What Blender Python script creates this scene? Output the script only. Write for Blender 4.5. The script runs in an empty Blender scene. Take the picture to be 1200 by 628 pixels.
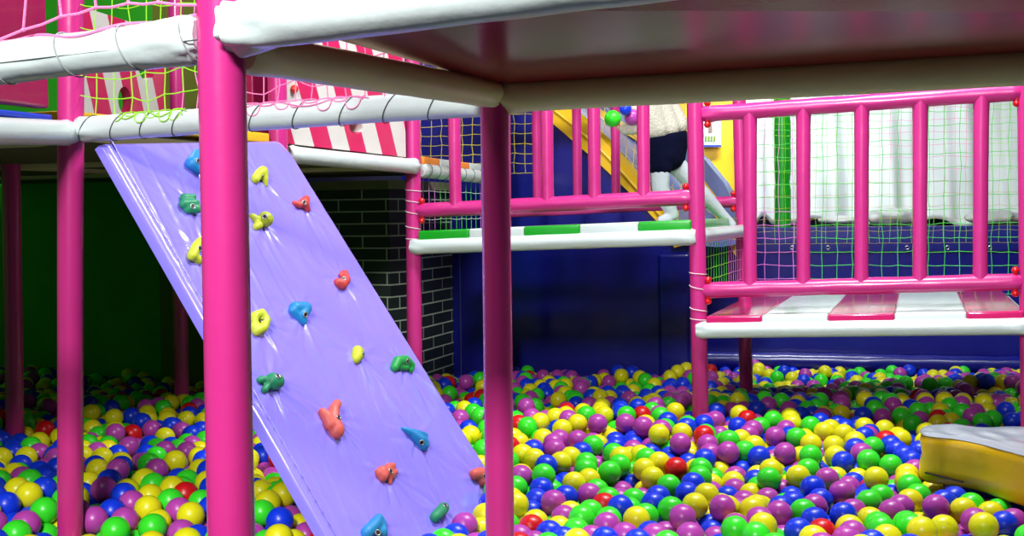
import bpy, bmesh, math, random, base64
import numpy as np
from mathutils import Vector, Matrix, noise
random.seed(7)
rnd = random.Random(11)
PI = math.pi
SC = bpy.context.scene
COL = SC.collection
# ------------------------------------------------------------------ camera
F = 1366.0; CZ = 1.35
ROT = Matrix.Rotation(math.radians(90 - 2.68), 4, 'X') @ Matrix.Rotation(math.radians(-0.7), 4, 'Z')
cam_d = bpy.data.cameras.new('camera'); cam = bpy.data.objects.new('camera', cam_d); COL.objects.link(cam)
cam.matrix_world = Matrix.Translation((0, 0, CZ)) @ ROT
cam_d.sensor_width = 36; cam_d.lens = F / 1200 * 36; cam_d.clip_start = .05; cam_d.clip_end = 60
SC.camera = cam
cam_d.dof.use_dof = False
def ray(px, py):
    return (ROT.to_3x3() @ Vector(((px - 600) / F, (314 - py) / F, -1)))
def P(px, py, Y):
    r = ray(px, py); return Vector((0, 0, CZ)) + r * (Y / r.y)
UX = Vector((.946, -.325, 0)).normalized(); UY = Vector((-UX.y, UX.x, 0)); UZ = Vector((0, 0, 1))
def on_line(px, a, d):
    """plan distance t along a + d*t where the column px crosses it"""
    r = ray(px, 250); k = r.x / r.y
    return (k * a.y - a.x) / (d.x - k * d.y)
def hitp(px, py, o, n):
    r = ray(px, py); c = Vector((0, 0, CZ)); return c + r * ((o - c).dot(n) / r.dot(n))
# ------------------------------------------------------------------ materials
def lin(c):
    return tuple(((v / 255) / 12.92 if v / 255 <= .04045 else ((v / 255 + .055) / 1.055) ** 2.4) for v in c) + (1,)
MATS = {}
def mat(name, rgb, rough=.35, bump=0., bscale=30., coat=0., spec=.5, var=0., vscale=4., stretch=None, fabric=False, sub=0.):
    if name in MATS: return MATS[name]
    m = bpy.data.materials.new(name); m.use_nodes = True; nt = m.node_tree; b = nt.nodes['Principled BSDF']
    b.inputs['Base Color'].default_value = lin(rgb); b.inputs['Roughness'].default_value = rough
    b.inputs['Coat Weight'].default_value = coat; b.inputs['Coat Roughness'].default_value = .12
    b.inputs['Specular IOR Level'].default_value = spec
    if sub: b.inputs['Subsurface Weight'].default_value = sub; b.inputs['Subsurface Radius'].default_value = (.02, .01, .01)
    tc = nt.nodes.new('ShaderNodeTexCoord'); src = tc.outputs['Object']
    if stretch:
        mp = nt.nodes.new('ShaderNodeMapping'); mp.inputs['Scale'].default_value = stretch
        nt.links.new(src, mp.inputs[0]); src = mp.outputs[0]
    if bump:
        n = nt.nodes.new('ShaderNodeTexNoise'); n.inputs['Scale'].default_value = bscale; n.inputs['Detail'].default_value = 3
        nt.links.new(src, n.inputs['Vector'])
        bp = nt.nodes.new('ShaderNodeBump'); bp.inputs['Strength'].default_value = bump; bp.inputs['Distance'].default_value = .01
        nt.links.new(n.outputs[0], bp.inputs['Height']); nt.links.new(bp.outputs[0], b.inputs['Normal'])
    if var:
        n2 = nt.nodes.new('ShaderNodeTexNoise'); n2.inputs['Scale'].default_value = vscale; n2.inputs['Detail'].default_value = 4
        nt.links.new(src, n2.inputs['Vector'])
        mx = nt.nodes.new('ShaderNodeMix'); mx.data_type = 'RGBA'
        mx.inputs['A'].default_value = lin([min(255, c * (1 + var)) for c in rgb]); mx.inputs['B'].default_value = lin([c * (1 - var) for c in rgb])
        nt.links.new(n2.outputs[0], mx.inputs['Factor']); nt.links.new(mx.outputs['Result'], b.inputs['Base Color'])
    MATS[name] = m; return m
PINK = mat('pink_vinyl', (198, 44, 128), .33, .12, 14, .25, var=.05)
PINKD = mat('magenta_vinyl', (160, 20, 80), .3, .25, 8, .4, var=.06)
WHITE = mat('white_vinyl', (204, 217, 215), .3, .18, 22, .35, var=.02)
WHITE_SHADED = mat('white_vinyl_shaded', (244, 232, 170), .42, .15, 14, .15, var=.05)  # white vinyl with warm shade and bounce light put into the colour
LAV = mat('lavender_vinyl', (146, 133, 252), .2, .16, 7, .5)
BLUE = mat('blue_vinyl', (10, 16, 124), .3, .25, 5, .3, var=.08)
NAVY = mat('navy_vinyl', (6, 8, 52), .4, .2, 5, .2)
GREEN = mat('green_vinyl', (24, 160, 36), .3, .2, 10, .3)
DGREEN = mat('green_wall_paint', (34, 150, 14), .6, .1, 6, var=.1)
YEL = mat('yellow_vinyl', (238, 190, 4), .35, .2, 8, .3, var=.05)
ORANGE = mat('orange_vinyl', (246, 140, 40), .4, .1, 10)
STRW = mat('stripe_white', (228, 226, 224), .3, .15, 8, .3)
STRP = mat('stripe_pink', (206, 34, 92), .3, .15, 8, .3)
MAROON = mat('deck_underside', (136, 16, 30), .22, .05, 3, .0, .22); MAROON.node_tree.nodes['Principled BSDF'].inputs['Specular Tint'].default_value = (1, .5, .55, 1)  # specular tint imitates pink reflections on the glossy underside
REDCAP = mat('red_plastic', (214, 14, 22), .25, coat=.4)
TIE = mat('dark_tie', (70, 72, 74), .6)
WTIE = mat('white_cord', (228, 224, 220), .6)
NPINK = mat('pink_cord', (246, 130, 186), .6, .3, 300)
NVIO = mat('violet_cord', (222, 122, 214), .6)
NLIME = mat('lime_cord', (150, 226, 30), .6, .3, 300)
NGREEN = mat('green_cord', (70, 200, 70), .6)
NYEL = mat('yellow_cord', (236, 214, 16), .6)
NORG = mat('orange_cord', (200, 170, 60), .6)
BLACK = mat('black', (14, 14, 14), .6)
STEEL = mat('steel', (170, 170, 168), .3); STEEL.node_tree.nodes['Principled BSDF'].inputs['Metallic'].default_value = .9
# ------------------------------------------------------------------ object helpers
def link(name, bm, m, parent=None, smooth=True, flat_angle=None):
    me = bpy.data.meshes.new(name)
    bmesh.ops.recalc_face_normals(bm, faces=bm.faces)
    bm.to_mesh(me); bm.free()
    ms = m if isinstance(m, (list, tuple)) else [m]
    for x in ms: me.materials.append(x)
    if smooth:
        for p in me.polygons: p.use_smooth = True
        me.set_sharp_from_angle(angle=math.radians(flat_angle or 50))
    o = bpy.data.objects.new(name, me); COL.objects.link(o)
    if parent is not None:
        o.parent = parent; o.matrix_parent_inverse = parent.matrix_world.inverted()
    return o
def empty(name, loc, label, cat, group=None):
    o = bpy.data.objects.new(name, None); COL.objects.link(o); o.location = loc
    o.matrix_world = Matrix.Translation(loc); o.empty_display_size = .1
    return tag(o, label, cat, group)
def tag(o, label, cat, group=None, kind=None):
    if label: o['label'] = label
    if cat: o['category'] = cat
    if group: o['group'] = group
    if kind: o['kind'] = kind
    return o
def struct(o): o['kind'] = 'structure'; return o
def frame(d):
    d = d.normalized(); a = Vector((0, 0, 1)) if abs(d.z) < .9 else Vector((0, 1, 0))
    u = d.cross(a).normalized(); return u, u.cross(d).normalized()
def tube(bm, pts, r, seg=16, cap=True, mi=0, rf=None, closed=False):
    """tube along points; r number or list; rf(i, angle, t) multiplies the radius"""
    n = len(pts); rings = []
    u = v = None
    for i, p in enumerate(pts):
        if closed: d = pts[(i + 1) % n] - pts[i - 1]
        else: d = pts[min(i + 1, n - 1)] - pts[max(i - 1, 0)]
        d.normalize()
        if u is None: u, v = frame(d)
        else:
            u = (u - d * u.dot(d)).normalized(); v = u.cross(d)
        rr = r[i] if isinstance(r, (list, tuple)) else r
        ring = []
        for k in range(seg):
            a = 2 * PI * k / seg; q = rr * (rf(i, a, i / (n - 1)) if rf else 1)
            ring.append(bm.verts.new(p + u * math.cos(a) * q + v * math.sin(a) * q))
        rings.append(ring)
    m = n if closed else n - 1
    for i in range(m):
        A, B = rings[i], rings[(i + 1) % n]
        for k in range(seg):
            f = bm.faces.new((A[k], A[(k + 1) % seg], B[(k + 1) % seg], B[k])); f.material_index = mi
    if cap and not closed:
        for R in (rings[0], rings[-1]):
            f = bm.faces.new(R); f.material_index = mi
    return rings
def lerp(a, b, t): return a + (b - a) * t
def seg_pts(a, b, n): return [lerp(a, b, i / n) for i in range(n + 1)]
def box_bm(bm, o, ax, ay, az, bev=0., mi=0):
    """box from corner o with edge vectors"""
    vs = [bm.verts.new(o + ax * i + ay * j + az * k) for k in (0, 1) for j in (0, 1) for i in (0, 1)]
    fs = [bm.faces.new([vs[q] for q in f]) for f in ((0, 1, 3, 2), (4, 6, 7, 5), (0, 4, 5, 1), (2, 3, 7, 6), (0, 2, 6, 4), (1, 5, 7, 3))]
    for f in fs: f.material_index = mi
    if bev:
        es = list({e for f in fs for e in f.edges})
        r = bmesh.ops.bevel(bm, geom=es, offset=bev, segments=3, profile=.6, affect='EDGES')
        for f in r['faces']: f.material_index = mi
    return vs
def boxo(name, o, ax, ay, az, m, parent=None, bev=.0):
    bm = bmesh.new(); box_bm(bm, o, ax, ay, az, bev); return link(name, bm, m, parent)
def prism(bm, pts, d, mi=0):
    a = [bm.verts.new(p) for p in pts]; b = [bm.verts.new(p + d) for p in pts]
    fs = [bm.faces.new(a), bm.faces.new(b[::-1])]
    for i in range(len(a)):
        j = (i + 1) % len(a); fs.append(bm.faces.new((a[i], b[i], b[j], a[j])))
    for f in fs: f.material_index = mi
    return fs
def ball_bm(bm, c, r, sub=2, mi=0, sc=(1, 1, 1)):
    res = bmesh.ops.create_icosphere(bm, subdivisions=sub, radius=r, matrix=Matrix.Translation(c) @ Matrix.Diagonal((*sc, 1)))
    for v in res['verts']:
        for f in v.link_faces: f.material_index = mi
def evaluated(o, mods):
    """bake modifiers into the mesh"""
    for t, kw in mods:
        md = o.modifiers.new(t, t)
        for k, v in kw.items(): setattr(md, k, v)
    dg = bpy.context.evaluated_depsgraph_get(); dg.update()
    me = bpy.data.meshes.new_from_object(o.evaluated_get(dg)); old = o.data
    o.modifiers.clear(); o.data = me
    for p in me.polygons: p.use_smooth = True
    bpy.data.meshes.remove(old)
    return o
# ------------------------------------------------------------------ posts
PR = .036
def post(top, bot, Y, ztop, label, group=None, name='padded_post', zbot=0.02, r=PR, m=None, ties=()):
    a = P(top[0], top[1], Y); b = P(bot[0], bot[1], Y); d = (a - b) / (a.z - b.z)
    t = b + d * (ztop - b.z); s = b + d * (zbot - b.z)
    o = empty(name, s, label, 'post', group)
    n = 40; sd = rnd.random() * 50
    bm = bmesh.new()
    def rf(i, an, tt): return 1 + .012 * noise.noise(Vector((math.cos(an) * 1.3, math.sin(an) * 1.3, tt * 9 + sd)))
    tube(bm, seg_pts(s, t, n), r, 28, rf=rf)
    link('foam_sleeve', bm, m or PINK, o)
    # stitched seam running up the back of the sleeve
    bm = bmesh.new(); off = (UY * .8 + UX * .6).normalized() * r * 1.0
    tube(bm, [p + off for p in seg_pts(s, t, 6)], .0022, 6); link('seam', bm, m or PINK, o)
    for (py0, py1) in ties:
        bm = bmesh.new(); zs0 = P(top[0], py0, Y).z; zs1 = P(top[0], py1, Y).z
        pts = []
        for i in range(25):
            an = 2 * PI * i / 24 + 1.6; z = lerp(zs0, zs1, i / 24); c = b + d * (z - b.z)
            pts.append(c + Vector((math.cos(an), math.sin(an), 0)) * (r + .002))
        tube(bm, pts, .0018, 5); link('tie_cord', bm, WTIE, o)
    o['p'] = 0; del o['p']
    return o, s, t, d
def at_z(s, d, z): return s + d * (z - s.z)
ZD = CZ + .275   # platform frame height
near_o, near_s, near_t, near_d = post((260.3, 95), (271, 625), 1.79, ZD + 1.1, 'thick bright pink padded post, nearest one, in front of the lavender climbing ramp')
mid_o, mid_s, mid_t, mid_d = post((580.4, 170), (586.0, 625), 2.9, ZD + .055, 'pink padded post under the inner corner of the white-framed overhead platform')
left_o, left_s, left_t, left_d = post((82.6, 180), (82.2, 625), 3.38, ZD + 1.0, 'pink padded post left of the ramp, rising beside the magenta wall panel')
b486_o, b486_s, b486_t, b486_d = post((484.2, 205), (485.6, 380), 5.5, ZD + 1.0, 'pink padded post beside the dark brick wall at the left end of the green-edged bridge', ties=((221, 226), (232, 241), (244, 256), (262, 272), (279, 281)))
b818_o, b818_s, b818_t, b818_d = post((815, 160), (821.3, 505), 5.1, CZ + 1.15, 'pink padded post where the green-edged bridge meets the striped bridge', ties=((318, 323), (331, 345), (358, 368), (372, 376)))
R0_ = b818_s.copy()
t12 = on_line(1204, b818_s, UX)
q = b818_s + UX * t12
b1200_o, b1200_s, b1200_t, b1200_d = post((1203.5, 140), (1206, 380), q.y, CZ + 1.15, 'pink padded post at the right-hand picture edge, end of the striped bridge')
q = b818_s + UY * 1.3
b866_o, b866_s, b866_t, b866_d = post((867, 150), (874, 430), q.y, CZ + 1.15, 'pink padded post behind the striped bridge, dark where it stands in the balls')
q = b486_s + UY * 1.3
b593_o, b593_s, b593_t, b593_d = post((591, 150), (594, 430), q.y, CZ + 1.15, 'pink padded post at the rear of the green-edged bridge, hidden behind a nearer post')
p15_o, p15_s, p15_t, p15_d = post((13.2, 235), (17, 490), 4.87, ZD + .1, 'dark pink padded post under the left platform at the left picture edge')
p211_o, p211_s, p211_t, p211_d = post((209.5, 250), (213, 470), 5.9, ZD + 1.0, 'dark pink padded post in the shade between the near post and the green wall')
q = left_s + UY * 1.2
p325_o, p325_s, p325_t, p325_d = post((325, 100), (328, 300), q.y, ZD + 1.0, 'magenta padded post at the top corner of the ramp, left of the striped panel')
p300_o = post((300, 100), (303, 300), 6.6, ZD + 1.0, 'narrow dark magenta post behind the post at the ramp corner')[0]
# ------------------------------------------------------------------ padded beams
def beam(name, a, b, r, m, parent, wrinkle=.04, ends=True, seg=28, n=None, puff=.1, el=.05):
    L = (b - a).length; n = n or max(14, int(L / .02)); sd = rnd.random() * 40
    bm = bmesh.new()
    def rf(i, an, t):
        e = min(t, 1 - t) * L
        k = math.exp(-(e / el) ** 2) if ends else 0
        w = wrinkle * (1 + 3 * k)
        q = 1 + w * noise.noise(Vector((math.cos(an) * 1.5, math.sin(an) * 1.5, t * L * 10 + sd))) + .5 * w * noise.noise(Vector((math.cos(an) * 4, math.sin(an) * 4, t * L * 6 + sd)))
        q += k * puff * math.sin(an * 5 + sd + t * L * 40) * .5 + k * puff * .4
        if el > .06: q += .09 * math.exp(-(e / (el * 1.3)) ** 2) * abs(noise.noise(Vector((math.cos(an) * 2.2 + t * L * 16, math.sin(an) * 2.2 - t * L * 10, sd))))
        if ends and e < .012: q *= .8
        return q
    tube(bm, seg_pts(a, b, n), r, seg, rf=rf)
    return link(name, bm, m, parent)
def ties_on(parent, a, b, r, ts, m=TIE, th=.0016, tilt=.03):
    d = (b - a).normalized(); u, v = frame(d)
    for t in ts:
        c = lerp(a, b, t); bm = bmesh.new()
        pts = [c + (u * math.cos(q) + v * math.sin(q)) * (r * 1.03 + .001) + d * tilt * math.sin(q) for q in [2 * PI * i / 28 for i in range(28)]]
        tube(bm, pts, th, 5, closed=True); link('tie_cord', bm, m, parent)
BR = .037
# --- near platform (upper right): side beam, front beam, back beam, glossy underside
zn = P(262, 44, 1.79).z; zm = P(583, 111, 2.9).z
A = at_z(near_s, near_d, zn); A.z = zn
Bm = at_z(mid_s, mid_d, zm)
plat = empty('play_platform', Vector((A.x, A.y, zn)), 'overhead platform with glossy maroon underside and white padded frame, its shade painted in cream', 'platform')
off = .0
# front beam: rises slightly towards the right like in the picture
fe_dir = (P(785, -32, A.y + (UX * .70).y) - P(280, 33, A.y)) ; fe_dir.normalize()
F0 = P(268, 35, 1.775); F1 = F0 + fe_dir * 2.3
beam('padded_beam', F0 - fe_dir * .0 + Vector((0, -.012, 0)), F1, .0365, WHITE, plat, .03, puff=.30, el=.075, seg=44, n=300)
S0 = P(283, 60, 1.83); S1 = P(577, 110, 2.87)
beam('padded_beam', S0, S1, .034, WHITE_SHADED, plat, .03)
t_ = on_line(1190, Bm, UX); K0 = P(588, 114, 2.9); K1 = P(1190, 80, (Bm + UX * t_).y); kd = (K1 - K0).normalized()
K0b = K0 + kd * .0; K2 = K0 + kd * 2.3
beam('padded_beam', K0b, K2, .0385, WHITE_SHADED, plat, .02, puff=.18)
# underside board, tilted with the beams
nn = [F0 + UZ * .03, F1 + UZ * .03, K2 + UZ * .03, K0 + UZ * .03]
bm = bmesh.new(); prism(bm, nn, UZ * .03); link('deck_board', bm, MAROON, plat, smooth=False)
bm = bmesh.new(); prism(bm, [p + UZ * .031 + (Vector((0, 0, 0))) for p in nn], UZ * .04); link('deck_mat', bm, LAV, plat, smooth=False)
# a fold of the lavender mat hanging over the front beam
bm = bmesh.new(); c0 = P(281, 4, 1.79); 
tube(bm, [P(283, 0, 1.76), P(300, -2, 1.77), P(330, -5, 1.77), P(375, -8, 1.76)], [.012, .017, .017, .01], 14); link('mat_fold', bm, LAV, plat)
# --- left foreground beam from the near post (row 1) with pink net
LB0 = P(238, 46, 1.80); LB1 = P(0, 74, 1.935); lbd = (LB1 - LB0).normalized(); LB2 = LB0 + lbd * 1.25
e = empty('padded_rail', LB0, 'white padded rail laced with pink rope, running left from the nearest post', 'rail')
beam('foam_sleeve', LB0, LB2, .0345, WHITE, e, .06, puff=.15, el=.065, seg=40, n=160)
ties_on(e, LB0, LB2, .0345, [.012, .105, .2, .31, .43, .56, .7, .85], mat('grey_tie', (150, 158, 160), .6), .0013, .012)
bm = bmesh.new()
tube(bm, [lerp(LB0, LB2, i / 20) + Vector((0, -.0347, -.006)) for i in range(21)], .0012, 5); link('seam', bm, TIE, e)
# --- row 2 beam, left post -> middle post
B20 = P(92, 152, 3.36); B21 = P(572, 119, 2.92)
e2 = empty('padded_rail', B20, 'long white padded rail with dark ties crossing above the top of the ramp', 'rail')
beam('foam_sleeve', B20, B21, .0355, WHITE, e2, .03, puff=.15)
ties_on(e2, B20, B21, .0355, [.03, .115, .195, .28, .41, .475, .58, .69, .79, .89], TIE, .0013, .022)
bm = bmesh.new()
tube(bm, [lerp(B20, B21, i / 20) + Vector((0, -.0357, -.006)) for i in range(21)], .0011, 5); link('seam', bm, TIE, e2)
# --- left platform: beams along the edge, dark underside, yellow mat edge, magenta panel
def plan(o, d, z): p = at_z(o, d, z); return Vector((p.x, p.y, z))
zl = P(82, 155, 3.38).z
LP = plan(left_s, left_d, zl); LPf = LP - UY * 1.25
lplat = empty('play_platform', LP, 'left platform on pink posts above the dark ball bay, edged in white padding', 'platform')
LE0 = P(84, 156, 3.36); LE1 = P(0, 153.5, 3.36 - .36); led = (LE1 - LE0).normalized()
beam('padded_beam', LE0, LE0 + led * 1.3, .0355, WHITE, lplat, .02, puff=.12)
RB0 = P(337, 181, q.y + .08); RB1 = P(487, 195, 5.46)
beam('padded_beam', RB0, RB1, .034, WHITE, lplat, .03, puff=.2)
zz = RB0.z
# deck board over the left bay, rear end extended to block light below
TLx = LP + UY * 0.03
cA = LPf - UZ * .0; cB = LP.copy(); cC = Vector((b486_s.x, b486_s.y, zl)); w = -UX * 2.9
bm = bmesh.new(); ins = -UX * .06 - UZ * .02; cC2 = cC + UY * 1.25 - UX * .05; prism(bm, [cA + ins, cC + ins, cC2 + ins, cC2 + w * 1.1 + ins, cA + w * 1.1 + ins], UZ * .03); link('deck_board', bm, mat('plywood_underside', (92, 84, 50), .7, .1, 8), lplat, smooth=False)
for (t0, t1) in ((.0, 0.),):
    pass
CR = mat('cream_frame', (198, 186, 140), .5, .1, 10)
# cross beams under the deck
def xbeam(o, L=2.7, r=.034, z=None):
    z = zl - .005 if z is None else z
    a = Vector((o.x, o.y, z)) - UX * .03; beam('padded_beam', a, a - UX * L, r, CR, lplat, .02, seg=18, n=30)
xbeam(LP, 2.7)
xbeam(LP + UY * 1.2, 2.7)
xbeam(Vector((b486_s.x, b486_s.y, 0)), 2.6)
for k, L0 in ((-1.33, 0), (-2.66, 0)):
    a = LPf + UX * k; a.z = zl - .005; beam('padded_beam', a, a + UY * 3.4, .034, CR, lplat, .02, seg=18, n=40)
# yellow mat edge above ramp top, blue mat edge under the magenta panel
bm = bmesh.new(); o_ = Vector((LP.x, LP.y, CZ + .276)) - UX * .35 + UY * .02
box_bm(bm, o_, UX * .33, UY * 1.12, UZ * .04, .008); link('yellow_mat', bm, YEL, lplat)
bm = bmesh.new(); o_ = Vector((LPf.x, LPf.y, zl + .026)) - UX * .5
box_bm(bm, o_, UX * .49, UY * 1.19, UZ * .020, .006); link('blue_mat', bm, mat('bright_blue_vinyl', (22, 60, 190), .35, .1, 8), lplat)
# magenta wall panel
bm = bmesh.new(); o_ = Vector((LPf.x, LPf.y, zl + .062)) - UX * .05
box_bm(bm, o_, UX * .045, UY * 1.175, UZ * 1.0, .012)
mp = link('wall_pad', bm, PINKD); tag(mp, 'tall magenta vinyl wall pad standing on blue matting at the top left', 'wall pad')
# ------------------------------------------------------------------ striped panels
def stripe_mat(name, period, slant, shift):
    m = bpy.data.materials.new(name); m.use_nodes = True; nt = m.node_tree; p = nt.nodes['Principled BSDF']; p.inputs['Roughness'].default_value = .3; p.inputs['Coat Weight'].default_value = .3
    tc = nt.nodes.new('ShaderNodeUVMap'); sx = nt.nodes.new('ShaderNodeSeparateXYZ'); nt.links.new(tc.outputs[0], sx.inputs[0])
    def mth(op, a, b_):
        n = nt.nodes.new('ShaderNodeMath'); n.operation = op
        for k, v in ((0, a), (1, b_)):
            if isinstance(v, float): n.inputs[k].default_value = v
            else: nt.links.new(v, n.inputs[k])
        return n.outputs[0]
    t = mth('ADD', sx.outputs[0], mth('MULTIPLY', sx.outputs[1], float(slant))); t = mth('FRACT', mth('DIVIDE', mth('ADD', t, float(shift)), float(period)), 0.)
    t = mth('GREATER_THAN', t, .5)
    mx = nt.nodes.new('ShaderNodeMix'); mx.data_type = 'RGBA'; mx.inputs['A'].default_value = lin((206, 34, 92)); mx.inputs['B'].default_value = lin((212, 210, 204))
    nt.links.new(t, mx.inputs['Factor']); nt.links.new(mx.outputs['Result'], p.inputs['Base Color'])
    n = nt.nodes.new('ShaderNodeTexNoise'); n.inputs['Scale'].default_value = 9; nt.links.new(tc.outputs[0], n.inputs['Vector'])
    bp = nt.nodes.new('ShaderNodeBump'); bp.inputs['Strength'].default_value = .3; bp.inputs['Distance'].default_value = .01; nt.links.new(n.outputs[0], bp.inputs['Height']); nt.links.new(bp.outputs[0], p.inputs['Normal'])
    return m
def striped_panel(o, ax, H, m, holes, label, H2=None, th=.05):
    """upright board from o along ax, leaning stripes, round holes cut through it"""
    root = empty('striped_panel', o, label, 'panel'); L = ax.length; d = ax.normalized(); nrm = d.cross(UZ).normalized(); H2 = H2 or H
    # outline in (s, z), triangulated with the holes left open
    bm = bmesh.new(); uvl = bm.loops.layers.uv.new('uv')
    outer = [(0, 0), (L, 0), (L, H2), (0, H)]; loops = [outer] + [[(s + ra * math.cos(2 * PI * k / 28), z + rb * math.sin(2 * PI * k / 28)) for k in range(28)] for s, z, ra, rb in holes]
    es = []; rings = []
    for lp in loops:
        vs = [bm.verts.new((p[0], p[1], 0)) for p in lp]; rings.append(vs)
        es += [bm.edges.new((vs[i], vs[(i + 1) % len(vs)])) for i in range(len(vs))]
    bmesh.ops.triangle_fill(bm, use_beauty=True, edges=es)
    for f in list(bm.faces):
        c = f.calc_center_median()
        if any(((c.x - s) / ra) ** 2 + ((c.y - z) / rb) ** 2 < .97 for s, z, ra, rb in holes): bm.faces.remove(f)
    front = list(bm.faces)
    r = bmesh.ops.extrude_face_region(bm, geom=front)
    for v in r['geom']:
        if isinstance(v, bmesh.types.BMVert): v.co.z += th
    for f in bm.faces:
        for lp in f.loops: lp[uvl].uv = (lp.vert.co.x, lp.vert.co.y)
    for v in bm.verts: s, z, h = v.co; v.co = o + d * s + UZ * z - nrm * h
    link('panel_board', bm, m, root, smooth=False)
    return root, d, nrm
pA = Vector((p325_s.x, p325_s.y, 0)) + UY * .06; pA.z = P(338, 172, pA.y).z + .015
pB = Vector((b486_s.x, b486_s.y, pA.z + RB1.z - RB0.z)) - UY * .05
def on_panel(px, py, o, d):
    t = on_line(px, g(o), d); p = g(o) + d * t; return t, P(px, py, p.y).z - o.z
g = lambda v: Vector((v.x, v.y, 0))
hA = on_panel(419, 146, pA, (pB - pA).normalized())
sp, sd_, sn_ = striped_panel(pA, pB - pA, .62, stripe_mat('pink_white_stripes', 0.27, .46, -on_panel(370, 176, pA, (pB - pA).normalized())[0]), [(hA[0], hA[1], .055, .03)], 'pink and white striped panel with one hole, right of the ramp top behind white padding')
kx, kz = on_panel(346, 104, pA, sd_)
bm = bmesh.new(); ball_bm(bm, pA + UZ * kz + sd_ * kx + sn_ * .008, .017, 2); link('red_knob', bm, mat('orange_red_plastic', (226, 50, 20), .3), sp)
base2 = g(p211_s); t0 = on_line(97, base2, -UY)
qa = base2 - UY * t0; qb = base2 - UY * .06; qa.z = qb.z = ZD + .04
h1 = on_panel(150, 118, qa, UY); h2 = on_panel(176, 80, qa, UY); hl = on_panel(99, 6, qa, UY)[1]; hr_ = on_panel(212, 42, qa, UY)[1]
striped_panel(qa, qb - qa, hl, stripe_mat('pink_white_stripes', 0.25, .30, -on_panel(122, 140, qa, UY)[0]), [(h1[0], h1[1], .05, .066), (h2[0], h2[1], .06, .062)], 'pink and white striped panel with two round holes, behind the lime green net', H2=hr_)
bm = bmesh.new(); box_bm(bm, pA - UX * .24 + UY * .1, UX * .05, UY * .95, UZ * .55, .01)  # added backing that keeps the hole in the striped panel dark
tag(link('wall_pad', bm, PINKD), 'dark magenta backing added inside the left platform to darken the striped panel hole', 'wall pad')
# ------------------------------------------------------------------ climbing ramp
L0 = P(121, 166, 3.36); L1 = P(388, 634, 3.06); R0 = P(332, 163, 4.30)
RN = (L1 - L0).cross(R0 - L0).normalized()
if RN.z < 0: RN = -RN
R1 = hitp(569, 545, L0, RN)
lu = (L1 - L0).normalized(); ru = (R1 - R0).normalized()
s_end = (L0.z - .03) / -lu.z
LL = L0 + lu * s_end; RR = R0 + ru * ((R0.z - .03) / -ru.z)
ramp = empty('climbing_ramp', (L0 + R0) / 2, 'steep lavender vinyl climbing ramp with coloured climbing holds, its foot sunk in the balls', 'climbing ramp')
RAMP_INFO = (L0, R0, LL, RR, RN)
HOLD_PX = [(228, 190), (223, 238), (230, 292), (304, 206), (305, 258), (354, 238), (400, 327), (352, 367), (304, 378), (419, 416), (471, 427), (317, 448), (389, 490), (487, 513), (452, 553), (560, 558), (437, 620), (517, 599)]
hp = [hitp(x, y, L0, RN) for x, y in HOLD_PX]
eu = (R0 - L0).normalized(); ev = RN.cross(eu).normalized()
if ev.z > 0: ev = -ev           # ev points down the slope
def uv_(p): d = p - L0; return d.dot(eu), d.dot(ev)
HUV = [uv_(p) for p in hp]
wr = random.Random(5)
def wrinkle(p):
    x, y = uv_(p); h = 0
    for k, (a, b) in enumerate(HUV):
        dx, dy = x - a, y - b; r = math.hypot(dx, dy)
        if r > .34: continue
        an = math.atan2(dy, dx); down = .5 + .5 * math.sin(an)
        env = math.exp(-(r / .13) ** 2) * min(1, r / .035)
        ph = k * 1.7
        h += .0026 * env * (.45 + down) * (math.sin(an * 8 + ph + 2 * noise.noise(Vector((x * 8, y * 8, k)))) ** 3 + .35 * math.sin(an * 15 + ph * 3))
    # broad folds running down the slope
    q = Vector((x * 5.0 + y * .9, y * 1.1, 3.3)); f = noise.noise(q); h += .0045 * abs(f)
    q = Vector((x * 13.0 + y * 2.4, y * 2.2, 9.1)); f = noise.noise(q)
    amp = max(0, noise.noise(Vector((x * 2, y * 2, 20))) + .25); h += .0045 * amp * max(0, .22 - abs(f)) / .22
    q = Vector((x * 22.0 - y * 3, y * 3.5, 1.1)); h += .0012 * noise.noise(q)
    return h
bm = bmesh.new(); NU, NV = 190, 300; TH = .02; grid = []
def rcorner(u, v):
    return u, v
for j in range(NV + 1):
    row = []
    for i in range(NU + 1):
        u = i / NU; v = j / NV
        a = lerp(L0, LL, v); b = lerp(R0, RR, v); p = lerp(a, b, u)
        e = min(u, 1 - u) * (b - a).length; e2 = v * (LL - L0).length
        # rounded rim
        rr = .018; k = min(e, e2 if e2 < .05 else 9)
        drop = 0
        if k < rr: drop = rr - math.sqrt(max(0, rr * rr - (rr - k) ** 2))
        if u > .93 and v < .035:      # rounded upper right corner sags
            drop += .02 * ((u - .93) / .07) ** 2 * (1 - v / .035)
        row.append(bm.verts.new(p + RN * ((wrinkle(p) * min(1, k / .02) if k < .02 else wrinkle(p)) - drop)))
    grid.append(row)
for j in range(NV):
    for i in range(NU): bm.faces.new((grid[j][i], grid[j][i + 1], grid[j + 1][i + 1], grid[j + 1][i]))
loop = [grid[0][i] for i in range(NU + 1)] + [grid[j][NU] for j in range(1, NV + 1)] + [grid[NV][i] for i in range(NU - 1, -1, -1)] + [grid[j][0] for j in range(NV - 1, 0, -1)]
low = [bm.verts.new(v.co - RN * TH) for v in loop]
for i in range(len(loop)):
    j = (i + 1) % len(loop); bm.faces.new((loop[i], low[i], low[j], loop[j]))
bm.faces.new(low)
link('vinyl_board', bm, LAV, ramp, flat_angle=60)
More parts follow.
